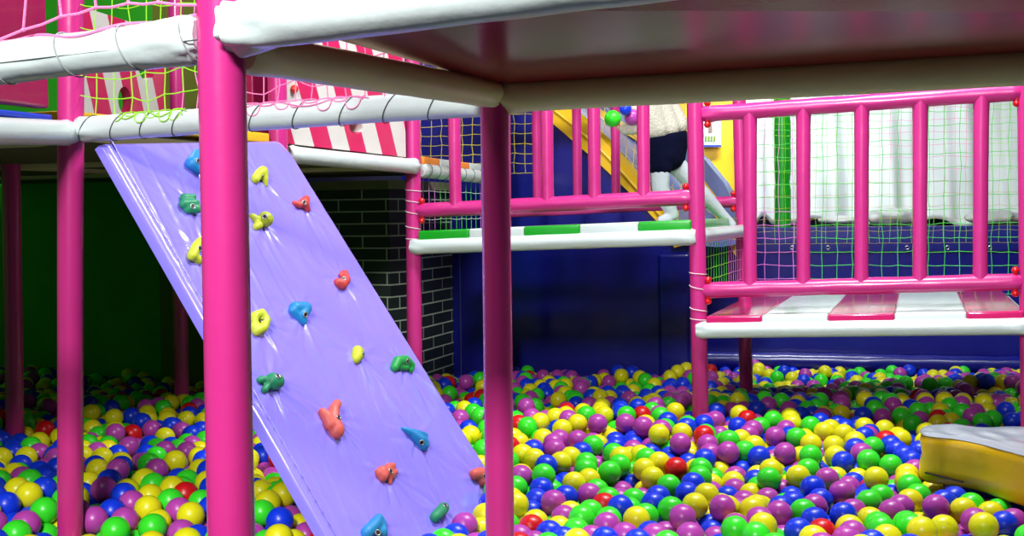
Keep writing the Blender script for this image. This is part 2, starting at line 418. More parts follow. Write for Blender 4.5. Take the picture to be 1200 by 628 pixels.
# hem with staples along the near edge
bm = bmesh.new(); pe = (R0 - L0).normalized()
hem = [lerp(L0, LL, i / 60) + pe * .032 + RN * .002 for i in range(61)]
tube(bm, hem, .0035, 8); link('hem', bm, LAV, ramp)
bm = bmesh.new()
for i in range(3, 48):
    c = lerp(L0, LL, i / 50) + pe * (.022 + .003 * wr.random()) + RN * .004
    box_bm(bm, c, lu * .009, pe * .0018, RN * .0015)
o = link('staple', bm, STEEL, ramp, smooth=False); o['kind'] = 'stuff'; o['label'] = 'row of small metal staples'
HC = {'blue': mat('hold_blue', (26, 130, 192), .5, .15, 40), 'green': mat('hold_green', (34, 142, 96), .5, .15, 40), 'green2': mat('hold_bright_green', (30, 160, 70), .5, .15, 40),
      'yellow': mat('hold_yellow', (188, 200, 44), .5, .15, 40), 'red': mat('hold_red', (196, 66, 62), .5, .15, 40), 'coral': mat('hold_coral', (220, 98, 88), .5, .15, 40)}
def hold(c, parts, bolt, label, smooth=4):
    """parts: chains of (px, py, r_px, rise_px) ; everything meets the ramp plane"""
    bm = bmesh.new()
    def at(px, py, h):
        return hitp(px, py, L0 + RN * h, RN)
    for ch in parts:
        pr = None
        for (x, y, r, h) in ch:
            base = at(x, y, 0); sc = ((base - Vector((0, 0, CZ))).length) / F
            c3 = at(x, y, h * sc); R = r * sc * 1.13
            cur = (c3, R)
            if pr:
                n = max(2, int((c3 - pr[0]).length / (min(R, pr[1]) * .35)))
                for k in range(1, n): ball_bm(bm, lerp(pr[0], c3, k / n), lerp(pr[1], R, k / n), 2)
            ball_bm(bm, c3, R, 2); pr = cur
    o = link('climbing_hold', bm, HC[c], ramp)
    evaluated(o, [('REMESH', dict(mode='VOXEL', voxel_size=.0035)), ('SMOOTH', dict(factor=.7, iterations=smooth))])
    o['label'] = label
    # bolt seen as a steel ring with a dark socket, set in the hold's surface
    x, y, h = bolt; base = at(x, y, 0); sc = ((base - Vector((0, 0, CZ))).length) / F
    c3 = at(x, y, h * sc); b = bmesh.new(); d = (Vector((0, 0, CZ)) - c3).normalized(); d = (d + RN).normalized()
    u, v = frame(d)
    # ride on the surface: ray from outside onto the hold
    dg = bpy.context.evaluated_depsgraph_get(); dg.update()
    hit, loc, nn_, _ = o.ray_cast(c3 + d * .12, -d)
    if hit: c3 = loc - nn_ * .001; d = nn_; u, v = frame(d)
    tube(b, [c3 + u * math.cos(q) * .0075 + v * math.sin(q) * .0075 for q in [2 * PI * i / 18 for i in range(18)]], .0022, 8, closed=True, mi=0)
    tube(b, [c3 - d * .004, c3 + d * .0012], .006, 14, mi=1)
    s = link('bolt', b, [STEEL, BLACK], o); s['label'] = 'steel bolt in a dark socket'
    return o
hold('blue', [[(231, 180, 5, 4), (226, 192, 8, 5), (232, 198, 6, 5)]], (231, 190, 10), 'small rounded blue hold near the top')
hold('green', [[(216, 232, 5, 4), (226, 231, 4, 7)], [(215, 239, 5, 5), (229, 238, 4.5, 9)], [(220, 245, 5, 4), (231, 245, 5, 7)]], (228, 240, 14), 'dark green ribbed shell-like hold')
hold('yellow', [[(235, 283, 5, 4), (230, 290, 6, 5), (225, 300, 5.5, 5)], [(225, 300, 5, 4), (233, 305, 5, 3)]], (234, 292, 9), 'yellow hold with a bulge, second row')
hold('yellow', [[(299, 210, 5, 3), (303, 204, 5, 4), (308, 201, 6, 5)], [(308, 201, 6, 5), (310, 210, 4, 3), (312, 217, 2, 1)]], (309, 206, 9), 'yellow teardrop hold near the top right corner')
hold('yellow', [[(311, 257, 8.5, 6)], [(300, 257, 4.5, 3), (296, 254, 4, 2)], [(303, 264, 5, 3), (300, 266, 4, 2)]], (311, 253, 13), 'yellow turtle-shaped hold', 2)
hold('red', [[(345, 238, 3, 2), (351, 240, 4, 3), (356, 238, 6, 4), (359, 233, 4, 4)], [(356, 238, 6, 4), (361, 246, 3, 2)]], (357, 237, 9), 'small red hold with a pointed tip')
hold('red', [[(396, 331, 5, 3), (401, 333, 6, 4), (405, 328, 5.5, 5), (404, 320, 4, 4), (399, 322, 2.5, 3)]], (403, 326, 9), 'small red ear-shaped hold')
hold('blue', [[(346, 361, 7, 4), (358, 361, 7, 5), (354, 369, 6.5, 4), (356, 378, 3.5, 2)], [(343, 364, 5, 3), (354, 376, 4, 2)]], (358, 369, 9), 'blue rounded triangular hold in the middle')
hold('yellow', [[(299, 370, 5, 6), (307, 367, 5, 7), (312, 375, 5, 7), (309, 384, 5, 6), (301, 388, 5.5, 4), (297, 382, 4, 4)], [(298, 372, 4.5, 6), (299, 378, 4, 5), (303, 384, 4, 4)]], (305, 376, 3), 'yellow loop-shaped hold beside the near post', 2)
hold('yellow', [[(419, 411, 6, 4), (418, 418, 6, 4), (417, 421, 5, 3)], [(422, 412, 4.5, 5), (422, 418, 4, 4)]], (425, 416, 6), 'small egg-shaped yellow hold')
hold('green2', [[(462, 431, 4.5, 3), (466, 423, 5.5, 6), (475, 422, 5.5, 6), (482, 428, 4.5, 4), (481, 433, 4, 2)], [(466, 430, 3.5, 3), (476, 431, 3.5, 3)]], (478, 423, 11), 'green curved ledge hold near the right edge')
hold('green', [[(320, 447, 9.5, 6), (324, 447, 8.5, 6)], [(308, 444, 4, 3), (304, 446, 4, 2)], [(312, 454, 4, 3), (310, 457, 4, 2)]], (325, 441, 14), 'green fish-shaped hold low on the left', 2)
hold('coral', [[(395, 473, 5, 7), (391, 480, 6, 7), (390, 492, 8, 5), (394, 504, 9, 4), (394, 506, 8, 4)], [(378, 483, 5, 3), (383, 489, 7, 4), (387, 498, 7, 4)]], (397, 489, 13), 'large coral hold with a hooked top')
hold('blue', [[(472, 502, 2.5, 2), (480, 506, 4, 4), (490, 508, 4, 6), (499, 510, 3, 6)], [(484, 509, 5, 4), (492, 516, 7, 4), (496, 522, 6, 3)], [(497, 512, 4, 5), (498, 520, 5, 3)]], (495, 518, 9), 'blue fin-shaped hold low on the right')
hold('coral', [[(444, 554, 5, 3), (448, 559, 5.5, 3), (455, 548, 5, 4), (460, 546, 4, 4)], [(448, 552, 6, 3), (458, 556, 5, 4), (464, 553, 3, 3)], [(456, 560, 4, 2), (457, 566, 2.5, 1)]], (458, 552, 9), 'small ragged coral hold near the foot')
hold('coral', [[(556, 556, 6, 4), (563, 556, 8, 4), (566, 563, 7, 4)]], (568, 558, 10), 'coral hold partly behind the middle post')
hold('blue', [[(444, 607, 5, 7), (440, 614, 7, 6), (430, 624, 7, 4)], [(446, 612, 6, 5), (446, 624, 8, 4)]], (443, 624, 12), 'blue hold at the foot among the balls')
hold('green', [[(520, 595, 6, 5), (516, 600, 6.5, 5), (510, 606, 6, 4)]], (522, 592, 11), 'green knob hold half buried behind balls')
# ------------------------------------------------------------------ bridges
def railing(name, a, b, zt, zb, ts, label, r=.0345, rb=.0285, top=True, caps=(True, True), tops=None):
    """a,b plan ends. ts fractions of balusters. zt/zb pairs of heights at both ends"""
    o = empty(name, Vector((a.x, a.y, zb[0])), label, 'railing')
    f = lambda p, z: Vector((p.x, p.y, z))
    d = (b - a).normalized()
    rails = [('bottom_rail', f(a, zb[0]), f(b, zb[1]))] + ([('top_rail', f(a, zt[0]), f(b, zt[1]))] if top else [])
    for nm, p, q_ in rails: beam(nm, p + d * PR * .7, q_ - d * PR * .7, r, PINK, o, .05, puff=.05)
    for t in ts:
        p = lerp(f(a, zb[0]), f(b, zb[1]), t); q_ = lerp(f(a, zt[0]), f(b, zt[1]), t)
        bm = bmesh.new(); sdd = rnd.random() * 9; LH = (q_ - p).length
        def rf(i, an, tt):
            return (1 + .03 * noise.noise(Vector((math.cos(an), tt * 8, sdd)))) * (.97 + .10 * tt + .10 * math.exp(-((1 - tt) * LH / .05) ** 2) + .10 * math.exp(-(tt * LH / .045) ** 2))
        tube(bm, seg_pts(p, q_, 24), rb, 20, rf=rf); link('baluster', bm, PINK, o)
    for nm, p, q_ in rails:
        for e_, (c, dd) in enumerate(((p, d), (q_, -d))):
            if not caps[e_]: continue
            for s in (-1, 1):
                bm = bmesh.new(); cc = c + dd * (PR + .012) + UZ * s * (r + .012) - UY * .012
                ball_bm(bm, cc, .0155, 2); tube(bm, [cc - UZ * s * .02, cc], .009, 10); link('red_cap', bm, REDCAP, o)
    return o
def railing_px(name, pa, pb, ya, yb, top_px, bot_px, bal_px, label, **k):
    """top_px, bot_px : pixel rows of the rails at both ends"""
    zt = (P(600, 0, 1).z,)  # placeholder
    return None
def zat(px, py, plan_pt): return P(px, py, plan_pt.y).z
def fr(px, a, b):
    d = b - a; return on_line(px, a, d)
g = lambda v: Vector((v.x, v.y, 0))
A8, A12, A4, A9, A6 = g(plan(b818_s, b818_d, 1.2)), g(plan(b1200_s, b1200_d, 1.2)), g(plan(b486_s, b486_d, 1.3)), g(plan(b593_s, b593_d, 1.3)), g(plan(b866_s, b866_d, 1.2))
# right bridge front railing
railing('bridge_railing', A8, A12, (zat(818, 134, A8), zat(1200, 107, A12)), (zat(820, 340, A8), zat(1203, 330, A12)),
        [fr(x, A8, A12) for x in (879, 941.5, 1009.5, 1078, 1149)], 'pink padded railing with five uprights on the front of the striped bridge')
# left bridge front railing (top rail above the platform edge)
zb4 = (zat(486, 247, A4), zat(818, 231, A8)); 
railing('bridge_railing', A4, A8, (zb4[0] + .80, zb4[1] + .82), zb4, [fr(x, A4, A8) for x in (534, 587, 642, 697, 754.5)], 'pink padded railing on the front of the green-edged bridge, before the child')
zb9 = (zat(593, 249, A9), zat(868, 236, A6))
railing('bridge_railing', A9, A6, (zb9[0] + .80, zb9[1] + .82), zb9, [fr(x, A9, A6) for x in (630, 677, 722, 768, 814)], 'pink padded railing at the rear of the green-edged bridge, behind the child', r=.03, rb=.026, caps=(False, True))
# decks
def bridge(a, b, c, d, zr0, zr1, pads, th, cols, label, rr=.036, group=None):
    """a-b front edge, d-c rear edge ; zr heights of the edge roll ; pads list of (t0,t1,colour index)"""
    o = empty('bridge_deck', Vector((a.x, a.y, zr0)), label, 'bridge')
    f = lambda p, z: Vector((p.x, p.y, z))
    dd = (b - a).normalized()
    A_, B_ = f(a, zr0) + dd * .0 - UY * .03, f(b, zr1) - dd * .0 - UY * .03
    beam('edge_roll', A_, B_, rr, WHITE, o, .025, puff=.2)
    C_, D_ = f(c, zr1), f(d, zr0)
    for nm, p, q_ in (('edge_roll', D_, C_), ('edge_roll', f(a, zr0) + UY * .04, D_ - UY * .04), ('edge_roll', f(b, zr1) + UY * .04, C_ - UY * .04)):
        beam(nm, p, q_, rr * .95, WHITE, o, .02, seg=20)
    for (t0, t1, ci) in pads:
        p0 = lerp(f(a, zr0), f(b, zr1), t0); p1 = lerp(f(a, zr0), f(b, zr1), t1); q0 = lerp(D_, C_, t0); 
        bm = bmesh.new(); ox = p0 + UZ * (rr * .55) - UY * .045
        box_bm(bm, ox, (p1 - p0) * .997, (q0 - p0) + UY * .05, UZ * th, .009)
        m = cols[ci]; pd = link('deck_pad', bm, m[0], o); pd['label'] = m[1] + ' vinyl deck pad'
    return o
zr0 = zat(822, 386, A8 ); zr1 = zat(1200, 381, A12)
ff = lambda x: fr(x, A8, A12)
bridge(A8, A12, A12 + UY * 1.3, A6, zr0, zr1, [(ff(829), ff(894), 0), (ff(894), ff(971), 1), (ff(971), ff(1049), 0), (ff(1049), ff(1133), 1), (ff(1133), ff(1200), 0)], .042, [(STRP2 := mat('pad_pink', (204, 34, 104), .16, .1, 6, .4), 'pink'), (mat('pad_white', (222, 232, 232), .22, .1, 6, .3), 'white')], 'striped bridge deck of pink and white pads with a white rounded edge')
zr0 = zat(492, 289, A4); zr1 = zat(812, 277, A8)
ff = lambda x: fr(x, A4, A8)
bridge(A4, A8, A6, A9, zr0, zr1, [(ff(494), ff(553), 0), (ff(553), ff(617), 1), (ff(617), ff(682), 0), (ff(682), ff(750), 1), (ff(750), ff(812), 0)], .054, [(GREEN, 'green'), (WHITE, 'white')], 'bridge deck edged with alternating green and white pads and a white roll')
# higher side deck at the far left end of the bridge : orange and white pads over a white roll
zo = zat(497, 199, A4)
o_ = empty('side_deck', Vector((A4.x, A4.y, zo)), 'small side deck edge with orange and white pads over a tied white roll', 'platform')
p0 = Vector((A4.x, A4.y, zo)) + UY * .04 + UX * .02; p1 = Vector((A9.x, A9.y, zat(560, 204, A9 - UY * .3))) 
p1.z = zo - .012
beam('edge_roll', p0, p1, .036, WHITE, o_, .02)
ties_on(o_, p0, p1, .036, [.05, .14, .23, .32, .42, .52, .62, .72, .82, .92], TIE, .0014, .01)
for i in range(6):
    bm = bmesh.new(); s0 = i / 6; ox = lerp(p0, p1, s0) + UZ * .026 - UX * .31
    box_bm(bm, ox, UX * .33, (p1 - p0) / 6 * .99, UZ * .038, .008); m = (ORANGE, WHITE)[i % 2]
    pd = link('deck_pad', bm, m, o_); pd['label'] = ('orange', 'white')[i % 2] + ' vinyl deck pad'
# ------------------------------------------------------------------ nets
def net(fn, nu, nv, r, ms, colour, name, label, jit=.15, seg=5, sub=2, cell=(1, 1), parent=None, loose=None, group=None):
    """fn(u,v) -> point ; cords along every u and v line; colour(i,j,axis) -> material slot"""
    bm = bmesh.new(); rr = random.Random(hash(name + label) % 999 if False else len(label) * 7 + nu)
    pt = {}
    for i in range(nu + 1):
        for j in range(nv + 1):
            ju = (rr.random() - .5) * jit * (0 < i < nu); jv = (rr.random() - .5) * jit * (0 < j < nv)
            pt[i, j] = fn((i + ju) / nu, (j + jv) / nv)
    def cord(keys, axis):
        for a, b in zip(keys, keys[1:]):
            c = colour(a[0], a[1], axis)
            if c is None: continue
            p, q_ = pt[a], pt[b]; m_ = (p + q_) / 2 + Vector((0, 0, -(p - q_).length * .05 * rr.random()))
            tube(bm, [p, m_, q_], r, seg, mi=c)
    for i in range(nu + 1): cord([(i, j) for j in range(nv + 1)], 0)
    for j in range(nv + 1): cord([(i, j) for i in range(nu + 1)], 1)
    for (i, j), p in pt.items():
        c = colour(i, j, 2)
        if c is not None: ball_bm(bm, p, r * 1.75, 1, c)
    o = link('safety_net', bm, ms)
    return tag(o, label, 'net', group)
def plane_fn(a, b, z0, z1, bulge=0., sag=0., ax=None):
    nrm = (b - a).cross(UZ).normalized()
    def fn(u, v):
        p = lerp(a, b, u); z = lerp(z0(u) if callable(z0) else z0, z1(u) if callable(z1) else z1, v)
        return Vector((p.x, p.y, z)) + nrm * bulge * math.sin(PI * u) * math.sin(PI * v) - UZ * sag * math.sin(PI * u) * (1 - v)
    return fn
# foreground pink net above the left foreground rail
NA, NB = LB2 + UZ * .034 - UY * .0, LB0 + UZ * .034
zc = NB.z
bm = bmesh.new()
def fg(u, v):
    p = lerp(LB2, LB0, u); z = p.z + .036 + v * .62 
    z += .03 * (1 - v) * math.sin(u * 9)
    return Vector((p.x, p.y - .02 * (1 - v), z)) + UY * .05 * math.sin(u * 5 + 1) * v
net(fg, 19, 8, .0023, [NPINK], lambda i, j, a: 0, 'n', 'thick pink rope net laced above the left foreground rail', jit=.35, seg=7)
# rope lashing snaking along the rail
bm = bmesh.new(); pts = []
for i in range(161):
    t = i / 160; c = lerp(LB0, LB2, t); an = math.sin(t * 26) * .5 + .95
    dep = -math.cos(an); pts.append(c + Vector((0, -1, 0)) * .0375 * math.cos(an * 1.2 + .1) + UZ * .0375 * math.sin(an * 1.2 + .1))
tube(bm, pts, .0022, 7); tag(link('lacing_rope', bm, NPINK), 'pink rope lying along the top of the left foreground rail', 'rope')
# row-2 net, lime then pink, sagging over the padded rail
d2 = (B21 - B20)
def f2(u, v):
    p = B20 + d2 * (-.0 + u * 1.0)
    s = math.sin(u * PI) * .02
    return Vector((p.x, p.y + .01, p.z + .03 + v * .62 - .025 * (1 - v) * abs(math.sin(u * 11)) + .03 * math.sin(u * 7 + 1) * v * (1 - v) * 2)) + UY * .03 * math.sin(u * 6)
def c2(i, j, a):
    if i >= 9 or (i >= 7 and a == 0 and j < 9): return 1
    return 0
net(f2, 23, 10, .0017, [NLIME, NPINK], lambda i, j, a: 0 if i < 6 + (j % 3) else 1, 'n', 'lime green and pink net standing on the long white rail above the ramp', jit=.3, seg=6)
# slack meshes hanging over the front of that rail
lr = random.Random(3); dn = d2.normalized()
for t0, t1, mm, cc, nl in ((.12, .30, NLIME, 'lime green', 6), (.36, .74, NPINK, 'pink', 11)):
    bm = bmesh.new()
    def onrail(t, an): return lerp(B20, B21, t) + Vector((0, -math.sin(an), 0)) * .0385 + UZ * .0385 * math.cos(an)
    for lane in (0, 1):
        k_ = [(t0 + (t1 - t0) * i / nl + lr.uniform(-.006, .006), (lr.uniform(.05, .35), lr.uniform(.8, 1.55))[(i + lane) % 2]) for i in range(nl + 1)]
        pts = []
        for i in range(nl):
            for q_ in range(8):
                f_ = q_ / 8; f2_ = .5 - .5 * math.cos(PI * f_); pts.append(onrail(lerp(k_[i][0], k_[i + 1][0], f_) + .004 * math.sin(f_ * 6), lerp(k_[i][1], k_[i + 1][1], f2_)) + Vector((0, -.002 * lane, 0)))
        tube(bm, pts, .0016, 6)
    tube(bm, [onrail(lerp(t0, t1, i / 60), .75 + .35 * math.sin(i * .21)) + Vector((0, -.003, 0)) for i in range(61)], .0016, 6)
    tag(link('slack_cord', bm, mm), cc + ' slack cord draped over the long white rail above the ramp', 'cord')
# right-bridge rear net (coarse) : violet, green, violet
a_ = A6 + UX * .04; b_ = A12 + UY * 1.3 + UX * .55
zb_ = zat(900, 341, A6) 
def cr(i, j, a):
    if i < 4: return 0
    if i < 15: return 1 if not (i < 7 and j < 3) else 0
    return 0 if j < 7 else 1
LW = (b_ - a_).length; n_ = int(LW / .074)
net(plane_fn(a_, b_, zb_, zb_ + 14 * .072), n_, 14, .0016, [NVIO, NGREEN], lambda i, j, a: (0 if (i < 4 and j < 7) or (i > 17 and j < 8) else 1) if j < 7 or i > 3 else (1 if a == 1 else 0), 'n', 'violet and green square net along the rear of the striped bridge', jit=.14)
# farther finer net hung above the blue wall
a_ = P(872, 250, 7.35); b_ = P(1290, 250, 6.9); z0_ = P(1000, 285, 7.2).z
net(plane_fn(g(a_), g(b_), z0_, z0_ + 1.12), 33, 15, .0011, [NLIME, NORG, NPINK], lambda i, j, a: (2 if (12 < i < 22 and j > 4) else 0) if a != 1 else (1 if j < 5 else (2 if 12 < i < 22 else 0)), 'n', 'fine lime and orange net hanging behind the striped bridge above the blue wall', jit=.16)
# net on the side plane between the two bridges
a_ = A8 + UY * .05; b_ = A6 - UY * .03
net(plane_fn(a_, b_, zat(845, 336, A8 + UY * .6), zat(845, 284, A8 + UY * .6)), 17, 4, .0017, [NGREEN, NVIO, NLIME], lambda i, j, a: 1 if i > 10 else (2 if a == 1 else 0), 'n', 'green and violet net under the corner where the two bridges meet', jit=.1)
# net under the orange-edged side deck
a_ = A4 + UY * .05; b_ = A9 - UY * .05
net(plane_fn(a_, b_, zat(520, 272, A4 + UY * .5), zo - .03), 17, 4, .0017, [NVIO, NGREEN, WTIE], lambda i, j, a: 2 if a == 1 else (0 if (i < 4 or i > 11) else 1), 'n', 'violet and green net below the orange and white pads', jit=.1)
# yellow net in front of the dark wall
a_ = P(482, 180, 7.1); b_ = P(640, 180, 6.9)
net(plane_fn(g(a_), g(b_), zat(520, 205, a_), zat(520, 100, a_) + .1), 13, 11, .0019, [NYEL], lambda i, j, a: 0, 'n', 'yellow square net in front of the dark blue wall, left of the slide', jit=.16)
# ------------------------------------------------------------------ setting
def quad_box(name, a, b, th, z0, z1, m, s=True, **k):
    d = g(b) - g(a); nrm = d.normalized().cross(UZ); nrm = -nrm if nrm.y < 0 else nrm
    bm = bmesh.new(); box_bm(bm, Vector((a.x, a.y, z0)), d, nrm * th, UZ * (z1 - z0))
    o = link(name, bm, m, smooth=False); return struct(o)
FLOORM = mat('floor_grey', (50, 50, 56), .6, .1, 8)
WALLM = mat('painted_wall', (96, 98, 106), .7)
boxs = [('floor', (-5.6, -3.2, -.1), (11.6, 0, 0), (0, 14.4, 0), .1, FLOORM), ('ceiling', (-5.6, -3.2, 4.2), (11.6, 0, 0), (0, 14.4, 0), .1, WALLM),
        ('wall_back', (-5.6, 11.1, 0), (11.6, 0, 0), (0, .1, 0), 4.2, mat('far_wall', (16, 22, 70), .7)), ('wall_front', (-5.6, -3.2, 0), (11.6, 0, 0), (0, .1, 0), 4.2, WALLM),
        ('wall_right', (5.9, -3.1, 0), (.1, 0, 0), (0, 14.2, 0), 4.2, WALLM), ('wall_left', (-5.6, -3.1, 0), (.1, 0, 0), (0, 14.2, 0), 4.2, DGREEN)]
for nm, o_, ax, ay, h, m in boxs:
    bm = bmesh.new(); box_bm(bm, Vector(o_), Vector(ax), Vector(ay), UZ * h); struct(link(nm, bm, m, smooth=False))
# green wall behind the dark bay, with its olive strip
GA, GB = P(-420, 300, 8.6), P(186, 300, 7.25)
quad_box('wall_rear_green', GA, GB, .1, 0.05, 3.2, DGREEN)
OB = P(336, 300, 6.95)
quad_box('trim_1', GB, OB, .1, .05, 3.2, mat('olive_board', (96, 104, 26), .6, .1, 6, var=.08))
# dark brick wall with pale mortar
def brick_mat():
    m = bpy.data.materials.new('dark_brick'); m.use_nodes = True; nt = m.node_tree; b = nt.nodes['Principled BSDF']
    tc = nt.nodes.new('ShaderNodeTexCoord'); br = nt.nodes.new('ShaderNodeTexBrick')
    br.inputs['Color1'].default_value = lin((34, 46, 44)); br.inputs['Color2'].default_value = lin((24, 32, 34)); br.inputs['Mortar'].default_value = lin((176, 190, 170))
    br.inputs['Scale'].default_value = 1; br.inputs['Brick Width'].default_value = .30; br.inputs['Row Height'].default_value = .0685; br.inputs['Mortar Size'].default_value = .0042
    nt.links.new(tc.outputs['UV'], br.inputs['Vector']); nt.links.new(br.outputs['Color'], b.inputs['Base Color'])
    bp = nt.nodes.new('ShaderNodeBump'); bp.inputs['Strength'].default_value = .6; bp.inputs['Distance'].default_value = .004; bp.invert = True
    nt.links.new(br.outputs['Fac'], bp.inputs['Height']); nt.links.new(bp.outputs[0], b.inputs['Normal']); b.inputs['Roughness'].default_value = .5
    return m
BRICK = brick_mat()
KA, KC = g(P(330, 300, 6.75)), g(P(457, 300, 6.5)); KE = KC + UY * .9
bm = bmesh.new(); uvl = bm.loops.layers.uv.new('uv')
def uvface(a, b, z0, z1, u0):
    vs = [bm.verts.new(Vector((p.x, p.y, z))) for p, z in ((a, z0), (b, z0), (b, z1), (a, z1))]
    f = bm.faces.new(vs); L = (b - a).length
    for lp, uv in zip(f.loops, ((u0, z0), (u0 + L, z0), (u0 + L, z1), (u0, z1))): lp[uvl].uv = uv
zt_ = zat(457, 222, KC)
KX = KC + (UX * .62 + UY * .42).normalized() * .22 ; KX = g(P(476, 300, 6.62))
KD = KA + UY * .9; KE = KX + UY * .8
for a, b in ((KA, KC), (KC, KX), (KX, KE), (KE, KD), (KD, KA)): uvface(a, b, .05, zt_, .07)
vs = [bm.verts.new(Vector((p.x, p.y, zt_))) for p in (KA, KC, KX, KE, KD)]; bm.faces.new(vs)
o = struct(link('wall_brick', bm, BRICK, smooth=False)); 
bm = bmesh.new(); LEDG = mat('ledge', (116, 116, 84), .6, .1, 10)
prism(bm, [Vector((p.x, p.y, zt_ + .002)) for p in (KA - UY * .03, KC - UY * .03 + UX * .01, KX + UX * .03 - UY * .03, KE + UX * .03, KD)], UZ * .05); struct(link('trim_2', bm, LEDG, smooth=False))
# blue block that closes the pit at the back and carries the slide
BA, BB = g(P(472, 300, 7.38)), g(P(806, 300, 6.86))
bd = (BB - BA).normalized(); bl = (BB - BA).length; bn = Vector((-bd.y, bd.x, 0))
SL = [(560, 40), (600, 86), (650, 140), (700, 184), (750, 231), (786, 266)]   # underside of the slide
def wp(px, py): t = on_line(px, BA, bd); return t, P(px, py, (BA + bd * t).y).z
prof = [(0, .05), (bl, .05), (bl, zat(806, 268, BB)), (wp(786, 268)[0], wp(786, 268)[1])] + [wp(x, y + 6) for x, y in SL[::-1][1:]] + [(0, wp(560, 40)[1])]
bm = bmesh.new(); prism(bm, [BA + bd * s + UZ * z for s, z in prof], bn * .85); struct(link('wall_blue_block', bm, BLUE, smooth=False))
# seams and padded corner on it
bm = bmesh.new(); t = wp(538, 300)[0]
tube(bm, [BA + bd * t - bn * .001 + UZ * .1, BA + bd * t - bn * .001 + UZ * (CZ - .02)], .0035, 6); struct(link('trim_3', bm, mat('seam_blue', (60, 70, 130), .6), smooth=False))
t = wp(771, 300)[0]; bm = bmesh.new(); box_bm(bm, BA + bd * t - bn * .03 + UZ * .1, bd * (bl - t + .02), bn * .6, UZ * (zat(790, 296, BB) - .1), .03)
tag(link('corner_pad', bm, BLUE), 'blue padded corner post of the pit wall under the right end of the green-edged bridge', 'corner pad')
# right part of the pit wall, set farther back, with hem, eyelets and foot roll
CA, CB = g(P(800, 300, 7.75)), g(P(1330, 300, 7.1)); cd = (CB - CA).normalized(); cl = (CB - CA).length; cn = Vector((-cd.y, cd.x, 0))
ztop = zat(1000, 266, g(P(1000, 300, 7.5)))
quad_box('wall_right_pit', CA, CB, .1, .05, ztop, BLUE)
bm = bmesh.new(); box_bm(bm, CA - cn * .02 + UZ * (ztop - .155), cd * cl, cn * .02, UZ * .15); struct(link('trim_4', bm, mat('blue_band', (10, 18, 120), .35, .1, 6), smooth=False))
bm = bmesh.new()
for x in (928, 970, 1016, 1063, 1110, 1160):
    t = on_line(x, CA, cd); c = CA + cd * t - cn * .022 + UZ * zat(x, 290, CA + cd * t)
    tube(bm, [c + cd * .011 * math.cos(q_) + UZ * .011 * math.sin(q_) for q_ in [2 * PI * i / 14 for i in range(14)]], .003, 6, closed=True)
struct(link('trim_5', bm, STEEL))
zr_ = zat(1000, 424, CA + cd * 1.2)
bm = bmesh.new(); tube(bm, seg_pts(CA - cn * .10 + UZ * zr_, CB - cn * .10 + UZ * zr_, 40), .06, 20, rf=lambda i, a, tt: 1 + .10 * noise.noise(Vector((tt * 22, a * .7, 5)))); tag(link('wall_foot_roll', bm, BLUE), 'glossy blue padding roll along the far right edge of the pit', 'padding')
# front edge of the pit (below the picture)
quad_box('trim_6', Vector((-2.2, 2.45, 0)), Vector((2.2, 2.45, 0)), .12, .0, .42, BLUE)
# ------------------------------------------------------------------ slide
slide = empty('slide', BA + UZ * 1.4, 'yellow slide coming down to the right behind the child, grey-blue far rim', 'slide')
WV = Vector((.56, .80, 0))
def sl_pt(px, py, Yo=0.): t = on_line(px, BA - bn * .03, bd); p = BA - bn * .03 + bd * t; return P(px, py, p.y)
path_px = [(560, 18), (600, 66), (640, 108), (670, 130), (700, 156), (730, 190), (760, 226), (790, 262), (815, 284)]
near_top = [sl_pt(x, y) for x, y in path_px]
lowpx = [(560, 44), (600, 92), (640, 138), (670, 164), (700, 190), (730, 218), (757, 246), (772, 262), (790, 290)]
near_low = [sl_pt(x, y) for x, y in lowpx]
def strip(a, b, th, m, nm, lab=None):
    bm = bmesh.new(); V = [[bm.verts.new(p) for p in (a[i], b[i], b[i] + th, a[i] + th)] for i in range(len(a))]
    for i in range(len(V) - 1):
        for k in range(4): bm.faces.new((V[i][k], V[i][(k + 1) % 4], V[i + 1][(k + 1) % 4], V[i + 1][k]))
    bm.faces.new(V[0]); bm.faces.new(V[-1]); o = link(nm, bm, m, slide)
    if lab: o['label'] = lab
    return o
strip(near_top, near_low, WV * .09, YEL, 'side_rim')
mids = [lerp(a, b, .45) - bn * .004 for a, b in zip(near_top, near_low)]
bm = bmesh.new(); tube(bm, mids, .012, 8); link('rim_ridge', bm, YEL, slide)
bedn = [lerp(a, b, .35) + WV * .09 for a, b in zip(near_top, near_low)]; bedf = [p + WV * .75 - UZ * .0 for p in bedn]
bm = bmesh.new(); V = [[bm.verts.new(lerp(a, b, k / 10) - UZ * .03 * math.sin(PI * k / 10)) for k in range(11)] for a, b in zip(bedn, bedf)]
for i in range(len(V) - 1):
    for k in range(10): bm.faces.new((V[i][k], V[i][k + 1], V[i + 1][k + 1], V[i + 1][k]))
link('slide_bed', bm, mat('slide_blue_grey', (96, 112, 176), .2, .1, 5, .5), slide)
